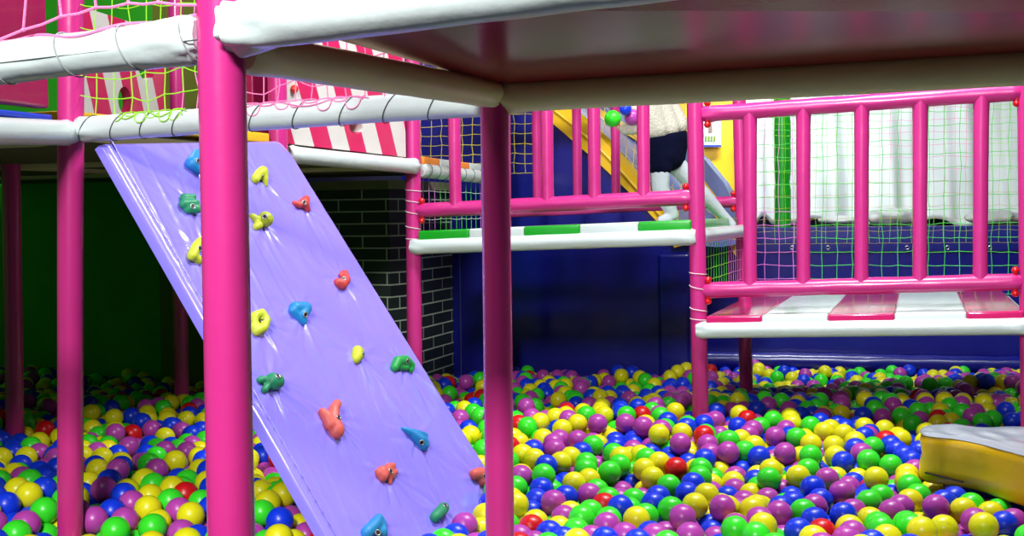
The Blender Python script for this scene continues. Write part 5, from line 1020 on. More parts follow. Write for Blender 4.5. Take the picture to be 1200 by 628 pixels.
HIDDEN_STEPS = [-1572,-2378,85,228,0,-72,154,0,9,79,0,4,80,0,2,81,0,0,81,0,0,80,0,-1,81,0,-1,80,0,0,121,0,73,123,0,-69,82,0,3,80,17,-1,80,-17,3,82,0,-2,83,0,-2,80,14,-5,80,-14,-4,81,0,-4,81,0,-5,82,0,-2,81,0,-1,82,0,0,81,0,2,81,0,2,81,
0,3,81,0,2,81,0,0,81,0,0,80,0,-1,80,0,-2,121,23,69,126,-23,-65,83,0,3,40,73,0,-82,-2,2,-247,2,-5,-566,0,-5,-81,0,-5,-81,-1,-3,-81,-1,-1,-82,1,1,-83,0,4,-83,3,7,-238,-4,12,-84,-1,2,-241,2,-6,-81,0,-4,-244,0,-4,-80,1,2,
-81,0,3,-80,-1,3,-81,0,2,-163,2,-2,-75,-36,60,-132,13,-10,-83,5,-9,-81,8,-5,-81,8,0,532,48,35,205,-6,-13,320,-10,-1,284,-15,-57,82,0,2,305,5,0,913,25,68,124,-23,-2,202,21,-6,270,17,-15,-149,7,-51,-325,8,7,-81,2,2,-124,
23,67,-83,1,-3,-84,1,-6,-116,-31,-77,-81,0,-6,-81,-2,-3,-120,28,67,-124,-26,-62,-82,5,6,-79,24,1,-72,-39,13,-94,5,0,-121,2,64,-121,27,-77,-78,-25,3,-244,0,-9,-81,2,4,-82,-1,4,-80,20,1,-78,-21,9,-379,-16,56,-84,4,-6,-236,
34,-8,81,20,-7,83,-2,8,123,22,12,121,-25,9,169,37,-61,81,-4,-1,177,10,-11,76,-7,30,107,-19,25,83,-1,1,122,19,-66,408,-13,15,66,-1,51,120,15,-10,107,-21,8,192,18,-73,80,10,1,80,-8,8,408,9,27,82,-3,0,245,-3,-10,82,-4,-1,
83,-8,-4,81,-13,1,67,40,19,-98,36,-5,-252,-9,52,-80,-20,11,-77,32,-6,-259,-3,-5,-83,1,-6,-84,0,-7,-392,-21,-10,-114,20,4,-120,-15,-57,-80,7,8,-141,-27,-1,-83,-2,-1,-80,11,-7,-80,-4,-3,-72,33,61,-452,-43,9,-55,29,-54,
-283,5,73,-95,6,-4,-179,1,-12,-164,-17,1,83,34,-8,164,-8,9,293,17,-53,82,-10,-1,120,27,52,99,-4,7,122,-13,-76,71,-19,41,104,35,16,200,3,-63,81,2,-2,79,-13,9,696,3,-9,82,-11,13,244,20,13,161,-1,8,79,-11,3,145,-9,-4,125,
24,65,113,-36,-73,213,26,13,-81,25,4,-81,13,-6,-82,16,-8,-82,9,6,-135,-19,57,-60,-18,-55,-197,12,63,-204,19,-14,-118,1,-24,-197,-26,-67,-78,22,-4,-197,-20,72,-117,-14,-54,-79,15,6,-82,-1,5,-357,23,16,-218,-15,29,-312,-7,
-38,-91,18,0,-82,10,-1,-87,-28,59,-72,31,-57,-120,-15,51,-150,-4,-54,-59,-18,58,-99,10,9,87,73,-8,119,-26,-3,53,-9,-64,131,39,65,163,-6,3,86,-12,5,84,-17,-4,84,4,3,82,-8,-11,86,-4,-6,116,17,-71,79,17,-6,163,9,0,80,-22,
-2,66,-15,47,74,-5,-38,135,17,62,91,-2,-10,191,28,-4,84,-8,6,127,4,-55,122,-19,73,260,-15,-53,249,-7,14,60,-4,58,78,32,-58,78,-29,-2,222,44,1,89,-6,0,77,-29,8,71,35,4,-97,27,44,-83,14,4,-129,-35,-18,-101,5,5,-64,26,-47,
-141,-23,2,-165,33,-2,-255,-4,25,-52,-38,-53,-45,43,57,-120,-23,-6,-134,-6,-65,-186,-10,-4,-56,14,61,-371,8,-58,-56,4,62,-181,-32,-60,-251,48,79,-83,-11,6,-120,12,7,-639,-15,15,-151,-18,-13,-73,55,24,153,5,-30,240,-19,
18,152,22,-13,83,-3,11,151,-24,-7,276,47,-84,170,-20,59,126,-6,-71,82,-1,9,167,-16,51,87,-2,-5,56,10,-62,56,-2,62,52,-6,-65,33,40,65,49,-25,-65,84,7,0,62,19,53,146,-22,-38,84,6,1,81,15,0,79,-10,9,454,6,23,78,-28,0,143,
22,-1,109,-12,1,82,3,-2,84,-5,3,84,-4,4,84,4,2,32,73,-12,-136,-19,66,-418,-12,-64,-80,32,-3,-142,-30,1,-130,-7,-9,-282,37,35,-88,-20,9,-84,-2,-5,-95,16,-2,-195,6,-77,-167,-27,9,-75,8,52,-90,4,9,-84,0,2,-84,-5,5,-178,19,
-54,-158,-31,3,-41,33,63,-82,-15,1,-82,-12,4,-653,-20,27,-72,41,2,-125,-39,15,-112,45,2,77,31,-2,84,-3,-2,163,19,-3,178,-19,-51,173,8,-34,77,-21,-6,80,-9,-2,376,9,46,195,-12,-76,468,26,48,83,4,0,150,-1,14,304,-8,-51,410,
0,16,121,1,7,147,21,1,77,-27,1,236,-14,-3,286,66,-11,-82,-3,1,-83,2,0,-83,3,-2,-84,2,1,-97,0,-3,-82,22,3,-320,4,-4,-83,-11,1,-206,-5,-4,-106,-1,2,-81,16,-4,-79,-11,-4,-231,-12,-8,-161,-7,-15,-115,-13,66,-85,1,2,-84,1,1,
-82,-5,3,-111,23,-54,-109,3,8,-82,-15,5,-382,21,13,-120,7,3,-148,-32,10,-624,18,91,151,24,2,83,5,0,177,10,-73,140,-13,-10,142,8,-15,446,2,-13,163,28,-7,146,-6,41,1304,13,-44,374,-27,6,222,23,-12,83,-34,74,82,27,-79,81,
-2,0,80,1,0,77,5,0,-293,47,63,-397,-21,-45,-432,-5,-9,-163,-3,-2,-73,38,0,-77,-32,-2,-487,28,25,-374,6,-28,-72,-42,6,-217,33,15,-125,1,70,-291,-21,-62,-502,19,102,-83,-6,-2,-79,-30,5,-88,32,-27,-56,25,-56,284,25,15,84,
10,0,641,-21,-40,297,-19,-9,81,15,-6,207,-5,-32,500,9,-2,152,17,18,139,4,3,377,-33,5,367,36,-2,83,-2,-2,400,-42,-20,78,-1,0,76,6,1,76,6,11,32,73,-2,-81,-1,-11,-66,-20,47,-89,-1,4,-146,-3,8,-444,3,-34,-1190,-4,-31,-233,
28,6,-79,-15,18,-128,-13,81,-340,23,16,-628,-17,-31,-254,8,68,-100,-1,-7,-129,10,-76,6,52,65,172,6,18,107,-32,-51,360,31,-26,798,-27,-40,85,19,-11,381,1,6,1225,-7,-8,81,-9,-2,382,-13,31,166,33,-65,184,39,28,-79,-19,-11,
-684,36,19,-123,-26,2,-349,1,2,-1023,-5,-26,-117,2,87,-96,24,-58,-88,-19,13,-51,21,64,-238,-17,-52,-522,16,28,-352,-28,4,-172,43,55,82,8,8,131,20,-61,241,1,-4,180,-23,-11,668,32,-29,155,-8,46,209,5,-89,1838,-17,-12,82,
-6,-3,84,-8,1,82,-4,5,194,90,36,-69,-38,-23,-80,15,-1,-82,5,-8,-164,13,0,-1548,-24,5,-81,-15,-8,-541,2,44,-628,-1,36,-790,27,65,-83,0,-7,210,23,-53,81,0,3,82,1,7,717,13,38,329,27,-20,110,-29,-19,206,-9,-75,81,11,-9,1046,
-6,17,729,-11,-25,201,9,64,89,38,-64,83,-6,7,111,38,28,-357,-22,-35,-81,11,6,-80,8,6,-158,15,14,-110,-11,0,-81,7,11,-321,2,-1,-79,-14,-3,-1039,5,-10,-83,8,-6,-75,-30,17,-82,7,-7,-185,15,74,-542,-20,-13,-568,-3,53,-83,-2,
-3,-83,7,-1,-125,5,8,96,73,-10,83,-7,1,290,4,-33,605,-1,-24,395,-9,35,46,-25,-64,136,33,-22,251,-23,-17,1912,15,-3,81,-3,4,81,-5,5,81,-7,8,130,28,20,-77,31,-8,-89,17,-11,-84,5,-5,-83,3,-2,-278,-19,-3,-88,-11,13,-179,-9,
10,-165,7,6,-768,32,-27,-583,-43,10,-75,29,3,-143,-26,7,-79,25,20,-138,15,-9,-205,-36,21,-379,12,18,-154,-21,-12,-357,31,62,-254,-6,-10,-47,-24,-65,182,57,71,367,-1,-49,77,24,-15,156,17,19,81,-15,-7,77,-30,0,189,12,-6,
78,22,-20,263,-6,-20,145,-10,54,61,-6,-57,144,18,-1,77,-32,-2,50,45,49,308,-35,-54,242,-8,-9,644,34,36,82,-6,-5,957,14,-6,78,-30,8,33,76,2,-193,-34,-16,-82,5,-3,-83,3,-3,-81,16,-7,-206,-28,-6,-1115,24,1,-81,-7,0,-449,22,
20,-116,-8,0,-141,-23,-5,-67,27,42,-81,6,-18,-60,-41,41,-107,9,3,-64,7,-52,-82,0,13,-117,8,57,-246,12,-32,-217,-32,-13,-114,23,55,-324,-24,4,-165,-1,0,-89,-4,-3,-72,39,14,205,38,-11,83,3,-2,416,-18,-57,191,-2,6,163,5,3,
140,24,-11,79,-23,-7,133,29,-16,136,-11,58,375,-4,-5,464,16,-72,810,-24,24,1006,5,-12,75,-17,30,110,57,-20,-106,19,-8,-196,-19,68,-83,5,-12,-81,17,-4,-125,-22,-68,-522,2,27,-1199,-4,7,-54,0,63,-183,-11,-21,-128,0,-69,
-82,12,0,-162,-14,75,-432,43,-29,-157,-4,-1,-162,2,-8,-76,-33,-10,-608,7,82,-62,52,-17,627,-16,-8,201,-1,-52,302,42,5,80,-24,-2,215,7,-21,90,15,61,118,2,-74,80,-14,0,82,-12,1,132,6,61,220,4,-57,1115,11,17,467,-11,42,209,
14,-66,257,-43,14,257,44,0,-51,44,48,-57,-25,-55,-82,-12,2,-76,29,-11,-82,9,11,-130,-9,55,-82,10,-11,-82,-39,11,-303,0,-53,-1316,47,6,-86,-4,3,-207,-13,-11,-56,-29,53,-81,37,-25,-279,-1,-23,-1349,9,82,-84,-4,-2,-103,-8,
-1,306,35,-73,838,24,12,52,-19,62,46,-25,-64,358,20,31,61,3,-57,79,-15,-1,176,25,61,91,8,-46,35,-41,64,45,28,-64,1791,4,58,199,-24,-73,202,21,50,68,-1,-49,83,11,-3,110,-19,7,33,77,-6,-85,-32,53,-196,25,-58,-76,-33,9,-82,
12,-3,-80,18,-5,-123,8,67,-132,-41,-1,-888,15,-48,-858,13,59,-114,0,-74,-142,-17,7,-86,1,46,-245,-11,28,-1231,41,-62,-131,-13,48,-110,25,17,186,11,-5,135,-10,-61,144,21,3,706,-21,58,291,29,-4,118,-39,-10,80,7,-58,39,41,
60,80,-26,-3,92,-13,-51,59,24,52,84,-9,-48,606,22,2,256,-5,5,83,0,-1,897,-16,41,338,10,-65,60,-7,58,83,7,-1,48,-29,-62,39,40,62,46,-30,-64,56,27,55,87,32,-52,-497,-25,-3,-119,3,72,-39,37,-64,-65,9,50,-700,-48,-24,-397,
13,-13,-258,-12,7,-322,15,66,-171,32,-72,-82,-12,-4,-80,3,5,-61,8,57,-82,0,-57,-78,-10,-11,-121,-13,68,-293,-3,7,-52,-16,-64,-289,19,-2,-519,-15,18,-123,-3,41,-59,13,-57,-109,-18,4,-44,31,64,-85,3,-2,-70,46,15,496,4,-87,
576,-9,-2,502,-9,45,446,30,11,774,-10,-43,628,-12,1,738,-16,40,84,-6,-11,159,43,-69,264,-24,63,82,29,-52,-182,11,-14,-82,-7,1,-153,33,-2,-81,0,11,-84,1,50,-89,-6,16,-50,-14,-64,-83,-20,18,-443,7,25,-614,10,4,-276,4,-5,
-314,1,39,-55,21,-59,-82,-13,-1,-82,-12,-2,-135,11,70,-95,-20,-6,-53,7,-64,-81,-14,1,-175,38,63,-636,-8,-62,-570,10,67,-81,-22,2,-83,3,1,-84,4,2,-70,46,4,115,25,-5,83,-4,0,430,-29,-13,627,-15,-12,267,45,-45,122,-31,-6,
82,16,3,62,-1,56,135,4,-49,87,0,-3,82,11,-4,470,4,26,83,-11,7,793,-19,-29,737,27,-32,121,1,51,75,-35,4,49,12,-66,83,8,0,125,-6,72,58,4,-59,80,-1,8,-126,69,-13,-145,-13,56,-147,-19,-64,-129,12,75,-81,19,-9,-73,-29,27,
-763,-11,-34,-1128,0,-21,-305,-3,68,-149,41,-15,-59,2,-59,-67,-27,43,-327,18,8,-424,-35,-42,-795,44,74,-84,3,10,-40,-32,-64,-31,72,11,270,-19,36,435,26,-60,84,-13,-2,99,1,-5,404,-32,40,241,36,-2,46,-32,-62,48,20,65,300,
-4,22,165,18,-3,49,-29,-60,81,11,-2,80,11,-1,78,-3,1,154,-7,11,245,-9,22,1339,33,0,191,-22,-63,117,1,40,80,-21,4,321,-2,-41,80,1,8,33,75,7,-78,-3,-15,-80,-5,-6,-81,-8,-4,-75,13,34,-388,-14,-20,-75,35,9,-127,-9,30,-78,
-17,2,-1375,15,2,-176,-12,44,-154,23,-66,-82,-8,3,-333,-38,-7,-120,13,-2,-89,17,-13,-225,-16,38,-83,14,14,-84,-1,-9,-268,-27,-26,-343,22,12,-229,23,6,-95,1,50,-95,-11,2,-83,2,10,-83,11,-2,-74,14,-36,121,13,-27,161,3,-2,
441,-1,-1,755,-9,-38,59,4,59,220,6,14,61,-16,-56,165,31,6,130,-15,63,425,-17,-43,219,-7,25,635,6,-12,78,21,-9,80,-25,0,464,40,-17,348,2,35,258,-7,-84,150,-3,31,81,6,-13,83,5,6,-119,43,53,-151,-24,-12,-120,-5,-59,-113,32,
74,-207,-30,18,-808,25,-18,-248,-22,22,-75,28,-3,-855,-32,-55,-172,-7,-1,-50,39,55,-80,-34,10,-88,-7,-7,-71,27,-69,-75,-30,2,-79,0,-16,-185,34,-7,-124,-35,69,-460,38,-29,-204,-35,7,-393,18,65,-135,16,-13,-74,-10,-33,-80,
7,20,91,45,46,406,14,-78,470,-41,-22,564,-1,21,83,-1,7,56,31,-60,112,-3,85,345,6,-58,382,-27,15,547,29,50,329,5,-21,573,-29,-25,82,13,3,298,8,28,92,3,-73,142,9,-8,77,-22,-2,240,2,9,82,5,7,77,-31,16,41,73,-2,-306,-21,44,
-83,11,-15,-85,23,2,-663,11,-7,-312,-48,16,-366,36,22,-146,-6,4,-648,6,-50,-210,-2,-8,-133,2,60,-99,0,-10,-109,-32,3,-34,42,-63,-189,-11,41,-85,0,-3,-83,1,3,-160,12,-5,-99,-34,-51,-79,0,6,-202,22,17,-82,-16,6,-82,-15,8,
-554,1,62,-86,-3,27,-243,45,28,79,5,-28,52,26,-59,47,-24,64,94,32,-12,61,-6,-57,660,17,-38,547,-16,-30,82,-8,-2,91,-7,0,99,28,76,211,-7,11,216,-33,-56,505,5,34,361,12,24,149,8,2,142,-10,-13,158,3,-8,287,22,-9,475,-37,
-33,397,-1,-35,133,28,68,81,-14,11,174,6,7,72,22,-56,-411,7,15,-82,25,-31,-440,-30,27,-122,32,16,-473,5,29,-315,-20,14,-383,20,-13,-142,-23,-9,-295,2,-29,-215,-3,-14,-167,-7,61,-199,5,-17,-188,16,-25,-157,21,-48,-169,-1,
15,-59,-28,50,-637,19,-8,-58,1,60,-250,-32,-57,-262,25,77,-134,3,10,-71,38,21,277,6,-25,383,-30,-86,179,34,-11,236,-8,-17,280,5,45,203,-23,-71,177,19,70,115,-18,-80,61,2,57,73,3,-41,61,26,51,76,-34,6,114,17,22,83,-10,-1,
385,-8,-32,447,0,30,71,42,2,94,-37,-2,134,12,-1,316,17,-7,122,-7,-13,224,-1,12,137,-12,-38,553,12,-31,70,-13,51,107,-3,15,85,3,4,132,-16,2,67,23,-56,-243,63,54,-841,-24,-37,-231,23,19,-119,4,10,-306,-30,15,-229,27,1,
-703,-27,32,-120,8,-75,-140,2,-14,-218,17,51,-183,-12,-77,-83,-14,54,-220,-3,0,-61,31,-48,-840,-37,49,-127,15,12,-444,5,86,-84,4,-2,-103,23,10,220,49,-10,87,-8,-2,395,-30,-87,126,-7,-20,400,19,-20,169,-10,59,143,36,-66,
189,-49,58,82,9,-12,81,36,-3,102,-14,-4,81,0,15,169,-19,4,68,25,-44,81,11,6,82,-7,5,162,-30,9,347,23,77,442,14,-44,268,-3,-6,350,-7,-27,76,-35,-8,72,39,9,93,-40,-17,203,44,5,114,-21,-11,353,-24,37,222,14,-54,103,-9,-1,
71,46,15,-94,35,-14,-126,-27,54,-101,8,-5,-70,1,-43,-155,24,6,-685,-10,28,-276,-10,17,-268,10,14,-228,-15,1,-157,0,-13,-236,7,-8,-777,-14,-5,-233,-1,-61,-113,4,9,-55,21,58,-86,-13,11,-79,-15,-20,-186,38,29,-42,-32,-66,
-490,-11,28,-83,33,2,-79,1,19,-99,-34,2,-368,21,19,-128,-20,60,-85,9,-2,-84,10,-11,-33,75,0,93,-2,-3,81,-13,21,154,-9,0,386,10,-76,228,1,-26,370,-29,-31,155,38,0,114,-38,54,290,37,-69,82,-22,-1,111,2,-5,82,-7,67,156,34,
13,47,-35,-60,79,12,10,327,-6,26,84,6,1,82,3,0,312,19,8,157,-1,16,79,-19,4,1607,6,-71,63,3,60,100,-5,4,215,7,-50,-84,16,-8,-500,18,13,-241,-3,8,-737,-17,30,-77,25,6,-203,-17,5,-460,1,-18,-152,-9,-10,-125,46,1,-83,-6,0,
-83,-6,-1,-83,-7,-4,-411,-1,-40,-206,-2,-13,-77,22,16,-183,-46,59,-82,6,-1,-119,4,-49,-52,30,58,-81,-32,4,-96,26,-54,-74,-34,4,-81,0,-9,-376,13,49,-354,32,66,-58,-40,-47,-117,32,49,-292,32,-11,82,-8,14,110,-5,-20,66,23,
-46,158,8,12,118,-39,-1,221,15,-12,443,19,-49,402,-2,33,62,-26,-48,146,23,71,87,-23,-27,219,9,-55,330,6,90,599,13,-30,79,-24,-5,346,3,19,225,13,3,77,-26,2,216,8,-19,270,20,-22,378,19,3,520,-46,-19,157,4,59,208,9,-49,35,
76,13,-130,-17,46,-82,9,-1,-86,-7,-9,-58,-4,-60,-172,5,7,-980,-13,23,-293,18,25,-651,7,-29,-157,-16,3,-83,-6,1,-84,-6,0,-378,32,34,-90,-16,-15,-83,-5,-9,-82,2,-11,-109,-19,-50,-54,29,57,-81,5,22,-135,-15,-55,-79,9,4,
-212,-27,64,-92,6,-67,-622,37,49,-77,-28,7,-193,1,11,-194,2,45,-165,15,-6,-79,-8,-28,-86,17,39,251,19,-1,207,4,-53,561,20,-47,84,8,-3,79,-18,-2,163,-27,-4,73,40,3,180,-40,52,169,36,-20,84,-28,10,264,14,-12,174,5,-55,431,
-28,106,127,32,-68,82,7,1,995,-26,15,144,30,-14,94,-18,-11,535,9,-3,91,-16,8,315,25,-13,166,0,-3,352,22,27,-81,13,-16,-49,17,65,-122,-26,-77,-60,26,52,-672,-7,-29,-394,-41,-9,-819,11,15,-338,-9,-7,-78,-2,-2,-611,18,36,
-209,1,-18,-159,-6,12,-85,12,3,-111,18,-3,-132,-28,-56,-120,25,69,-127,-9,10,-512,-21,-42,-195,4,27,-368,23,-14,-53,-22,61,-167,7,-12,-135,4,9,-79,46,-65,306,-9,65,208,-13,-46,238,30,-6,93,-1,-12,80,-22,-14,72,35,6,563,
6,39,52,-5,-65,214,-32,-8,125,-6,-4,77,22,-3,147,-14,66,143,33,1,219,-27,-52,159,5,13,745,13,5,280,-37,13,83,9,5,82,10,-2,879,2,-18,273,5,-5,162,-13,-5,510,32,25,-82,11,-14,-90,-2,-5,-49,29,60,-89,6,-22,-170,-1,-37,-150,
9,1,-276,-3,-3,-400,-41,-7,-467,30,12,-843,-2,-5,-584,14,-10,-67,-18,49,-57,1,-61,-223,-12,0,-59,-10,63,-208,3,-56,-71,35,-3,-71,-42,4,-74,39,6,-215,-39,68,-1024,16,-37,-71,-2,42,-110,17,29,-80,-18,-7,-135,-12,-1,326,95,
-74,83,0,11,174,-6,-3,88,4,1,72,-42,6,82,3,-7,164,5,-12,247,8,-12,123,-13,50,88,19,-11,69,-17,-46,195,27,-6,150,3,-1,53,0,64,75,-33,-11,106,37,-56,131,-21,68,170,18,-62,341,-2,65,153,1,-50,286,-33,4,87,-5,-1,70,44,0,180,
-1,-3,242,5,38,627,-11,-49,462,11,10,267,-22,-4,425,-3,14,81,8,4,82,-11,10,-225,44,19,-144,-4,-35,-145,9,-1,-946,-5,-22,-238,5,9,-82,-8,1,-83,4,-6,-399,8,25,-489,23,-18,-251,-6,4,-80,-20,-2,-96,-16,-5,-239,29,62,-267,
-19,-73,-80,24,1,-151,-14,-3,-143,-1,6,-80,2,-6,-246,-23,15,-288,30,9,-82,0,3,-83,-3,4,-82,-4,3,-281,-25,11,-273,25,-4,-83,5,0,-83,-14,-5,-154,7,75,68,48,-11,103,-1,-2,110,-8,6,182,7,-70,175,-6,-2,82,1,-2,644,7,-14,67,
-22,64,91,11,-1,172,31,-50,124,-36,19,131,14,-45,265,6,73,81,-22,-1,92,33,-64,78,-19,-1,82,-17,0,105,28,10,178,3,61,818,-19,-71,83,0,-2,313,26,-3,321,3,-3,430,-18,6,155,6,6,260,-14,11,322,11,81,121,-23,-74,90,5,2,85,-7,
6,35,81,-7,-83,0,0,-86,-6,2,-409,-24,-6,-287,43,-13,-250,-20,37,-98,0,-47,-361,-9,-2,-80,-11,-2,-600,29,2,-73,-30,9,-56,19,58,-243,16,-52,-217,-13,-10,-423,13,9,-78,-10,-5,-211,-23,0,-79,22,-1,-95,-29,63,-519,7,-71,-295,
33,13,-245,-34,3,-316,32,-3,-250,0,5,-254,4,74,-240,-6,-5,-84,4,-1,207,12,2,43,30,-65,848,-7,-15,82,5,2,526,2,22,85,-3,39,61,-26,-50,162,45,42,85,-41,8,121,-6,-64,60,39,54,70,2,-45,80,-22,-2,62,26,64,930,-19,-65,145,1,
-7,339,0,-1,162,-18,-19,82,4,0,82,10,8,183,1,1,367,2,0,362,-7,15,480,-14,81,65,7,-51,277,47,-17,-82,-3,3,-84,-6,4,-60,10,56,-108,29,6,-529,3,-94,-77,-30,-5,-841,24,-25,-80,-3,13,-587,11,27,-1046,2,7,-62,-27,63,-182,12,
-65,-55,-21,59,-79,30,-5,-218,-16,-13,-239,-3,9,-84,-2,3,-83,-5,5,-348,34,-34,-828,-29,47,-116,10,-3,-84,4,-4,-127,-18,-4,42,72,-8,594,-11,-68,69,-8,46,60,4,-57,468,-13,27,147,26,1,246,8,45,113,-22,-3,84,-11,-1,150,17,
-12,80,3,23,153,17,10,133,-36,-52,86,8,-9,94,27,66,950,-38,-67,210,31,-30,80,-7,-7,160,3,33,98,4,20,168,-3,-5,114,-36,-41,82,12,3,209,34,-5,244,-41,4,239,39,5,543,-9,47,117,3,62,55,1,-62,80,-15,-11,83,7,-5,82,4,-4,-343,
35,18,-343,25,-17,-159,-30,-18,-181,29,-17,-75,-29,-4,-79,20,0,-396,-5,7,-213,-18,-15,-725,9,27,-216,-2,19,-378,11,19,-498,-8,42,-94,21,-55,-76,-29,-12,-132,14,57,-173,10,-79,-60,-34,47,-102,33,16,-295,-33,-53,-58,25,55,
-126,17,-40,-80,0,23,-57,-34,-51,-379,33,-7,-137,-5,75,-369,-36,21,-112,8,-5,-216,-8,5,-42,93,-10,76,-28,-30,86,12,15,80,17,16,99,-15,-2,100,-21,4,383,0,-27,214,1,-64,152,34,26,76,-3,-17,202,-31,10,80,16,-2,48,-20,65,82,
12,-6,109,-20,-4,170,18,-61,144,25,4,165,-9,82,56,10,-62,167,-15,10,144,3,-5,437,-18,-20,79,6,-3,294,4,5,593,-15,21,84,8,-3,494,-11,-36,78,19,-12,80,-19,3,224,37,0,206,-32,18,610,29,40,80,-23,0,83,-16,-9,90,3,-3,83,7,-2,
33,76,-4,-81,-8,5,-82,-7,4,-81,14,3,-585,1,-18,-76,-39,-11,-67,46,-10,-73,-35,-3,-319,18,-9,-73,-3,40,-592,-17,-61,-376,30,20,-854,-1,29,-360,-35,54,-98,37,20,-64,-14,-53,-236,22,-28,-140,-27,-7,-110,-10,62,-81,23,-16,
-84,0,4,-255,6,-50,-78,-13,2,-75,-17,2,-673,19,-13,-80,16,4,-625,39,72,98,14,-3,72,-39,-16,133,32,-42,52,-27,62,110,16,-69,290,-29,56,78,25,-29,56,12,-60,82,9,0,215,-40,14,80,10,5,133,23,6,196,-40,61,50,25,-60,49,-23,64,
48,23,-64,83,1,-2,340,10,83,215,-27,14,179,8,-53,83,-4,-4,381,29,-18,38,-39,65,305,15,-70,83,-11,-1,700,-5,18,85,9,-12,92,10,-46,395,-5,17,78,24,-8,1013,-25,66,44,28,65,164,1,-27,67,5,-49,166,18,-2,-83,-9,-3,-217,10,12,
-470,-1,-18,-88,4,-8,-535,24,-40,-477,-19,-8,-516,-25,12,-160,36,13,-208,-16,12,-249,2,5,-539,-13,23,-96,32,5,-75,-2,37,-99,-16,29,-122,12,-31,-57,-32,-55,-167,28,44,-49,-30,-60,-93,4,52,-129,22,6,-83,0,0,-179,-18,-63,
-82,-6,-2,-157,19,-2,-269,-17,-20,-273,38,75,-349,-22,20,-209,-12,-55,-50,28,64,-180,36,-7,87,5,-7,109,8,-51,75,-13,35,73,-8,-40,61,32,46,261,-13,-71,262,-20,-10,165,16,-4,289,2,9,126,-20,73,122,-3,-52,309,26,53,232,-11,
30,107,11,-53,504,-23,4,776,21,-34,81,-17,-4,209,10,-11,216,22,-17,68,-46,4,1058,20,20,376,-22,38,64,20,50,390,5,-45,104,-3,4,159,24,-8,-83,3,3,-56,40,49,-68,-3,-52,-108,-30,61,-363,17,-70,-109,-23,-8,-159,47,-11,-480,
-23,-29,-527,15,17,-214,-32,42,-421,16,-15,-81,21,-25,-589,-30,102,-481,-5,-64,-137,-6,63,-153,42,-11,-50,-26,-61,-102,3,55,-200,7,-84,-188,-26,57,-100,24,-5,-279,-18,-2,-126,4,-63,-161,32,-15,-293,-23,78,-524,22,23,-83,
-10,-4,-207,-1,18,125,43,-8,1068,-27,-108,61,44,31,73,-25,-29,237,-17,5,178,30,70,101,0,-13,73,-28,30,79,28,-10,74,-27,27,56,7,-61,236,7,4,52,0,65,148,13,-61,126,16,83,359,-47,-75,137,40,-3,406,-30,-31,223,18,-5,194,16,
29,143,-17,-52,62,4,58,640,-16,-69,696,25,48,80,5,1,82,0,4,82,2,5,183,-24,17,127,3,64,88,21,-70,88,-18,-6,108,-12,5,33,76,-7,-83,-4,5,-307,-5,-3,-153,-35,0,-948,4,-64,-70,43,-9,-258,-44,63,-89,34,-63,-773,-37,44,-73,26,
-3,-323,-24,24,-239,8,19,-81,20,2,-470,2,55,-124,-10,-67,-771,16,8,-57,-13,-59,-82,8,-14,-60,-19,54,-80,20,-18,-72,10,-39,-558,-34,65,-90,34,-49,-229,3,77,-165,-23,17,-313,24,-47,35,40,64,101,-18,-11,55,-18,-61,54,24,59,
510,6,-42,165,-6,-21,350,-18,-49,358,40,-7,171,-17,20,175,7,17,53,-5,66,107,-27,15,54,-5,-63,82,3,13,57,-3,61,72,-1,-64,64,36,59,221,-25,16,443,28,-55,80,-19,-3,204,19,-24,77,-19,-3,287,11,-19,68,-27,39,142,30,-32,158,
13,9,707,0,-12,361,-39,-20,341,2,24,247,7,7,84,2,5,57,24,55,55,-43,-44,220,29,7,80,-23,8,206,64,-22,-79,-7,8,-79,6,0,-77,25,-2,-149,-37,2,-113,36,-16,-443,-1,-11,-140,-17,46,-214,16,-66,-434,8,15,-104,-9,6,-72,-33,-24,
-296,28,26,-468,-1,9,-137,-29,-18,-901,17,39,-61,18,54,-176,-36,7,-221,0,-69,-77,32,-2,-391,-13,-41,-116,23,-19,-72,-2,42,-134,-31,-42,-71,-3,52,-103,30,5,-146,-12,-58,-508,-6,11,-272,23,64,-271,3,15,-69,-1,44,-157,14,3,
80,13,1,237,-17,-23,100,17,-80,142,-14,-14,215,38,30,225,-45,-45,567,31,45,83,-27,-1,209,3,13,217,23,43,85,0,-60,208,-20,72,54,16,-62,267,-13,76,226,-1,-61,234,4,6,81,-16,4,210,31,-18,365,-23,-26,324,-11,11,459,3,0,70,
42,-19,146,2,-61,77,-40,6,317,26,84,216,-31,-29,78,26,-7,670,10,26,73,-33,14,189,39,-2,80,-6,-7,81,7,-9,-238,26,11,-63,-14,52,-55,29,-55,-616,-16,20,-204,11,-47,-264,16,40,-64,-38,-38,-205,30,-59,-132,-21,55,-554,-15,32,
-909,15,24,-80,13,-5,-84,15,0,-399,-1,61,-453,-36,-89,-284,5,41,-88,22,-20,-76,-9,-31,-131,10,-2,-447,-37,-38,-508,49,6,-165,-8,9,-246,3,90,-96,-20,24,-83,5,0,-178,17,24,80,4,-24,172,30,-61,986,-9,-69,184,-11,-18,220,-4,
60,150,21,25,448,-13,-14,834,3,19,216,29,0,238,-45,-13,121,36,-18,453,11,27,182,-40,10,572,-4,-46,135,32,-51,352,1,28,495,-12,12,82,5,2,81,4,6,81,4,6,111,-17,6,140,13,19,87,-8,52,152,-12,-67,82,5,-7,34,75,-9,-82,-6,5,
-80,-6,8,-123,-6,5,-145,-6,5,-376,20,15,-279,-32,-51,-137,1,9,-402,16,-34,-441,9,10,-1049,-14,50,-81,6,9,-284,-18,19,-80,20,-3,-148,-21,-7,-77,30,-7,-81,-19,-7,-736,5,64,-70,-21,-39,-77,12,28,-69,-9,-43,-252,31,-16,-321,
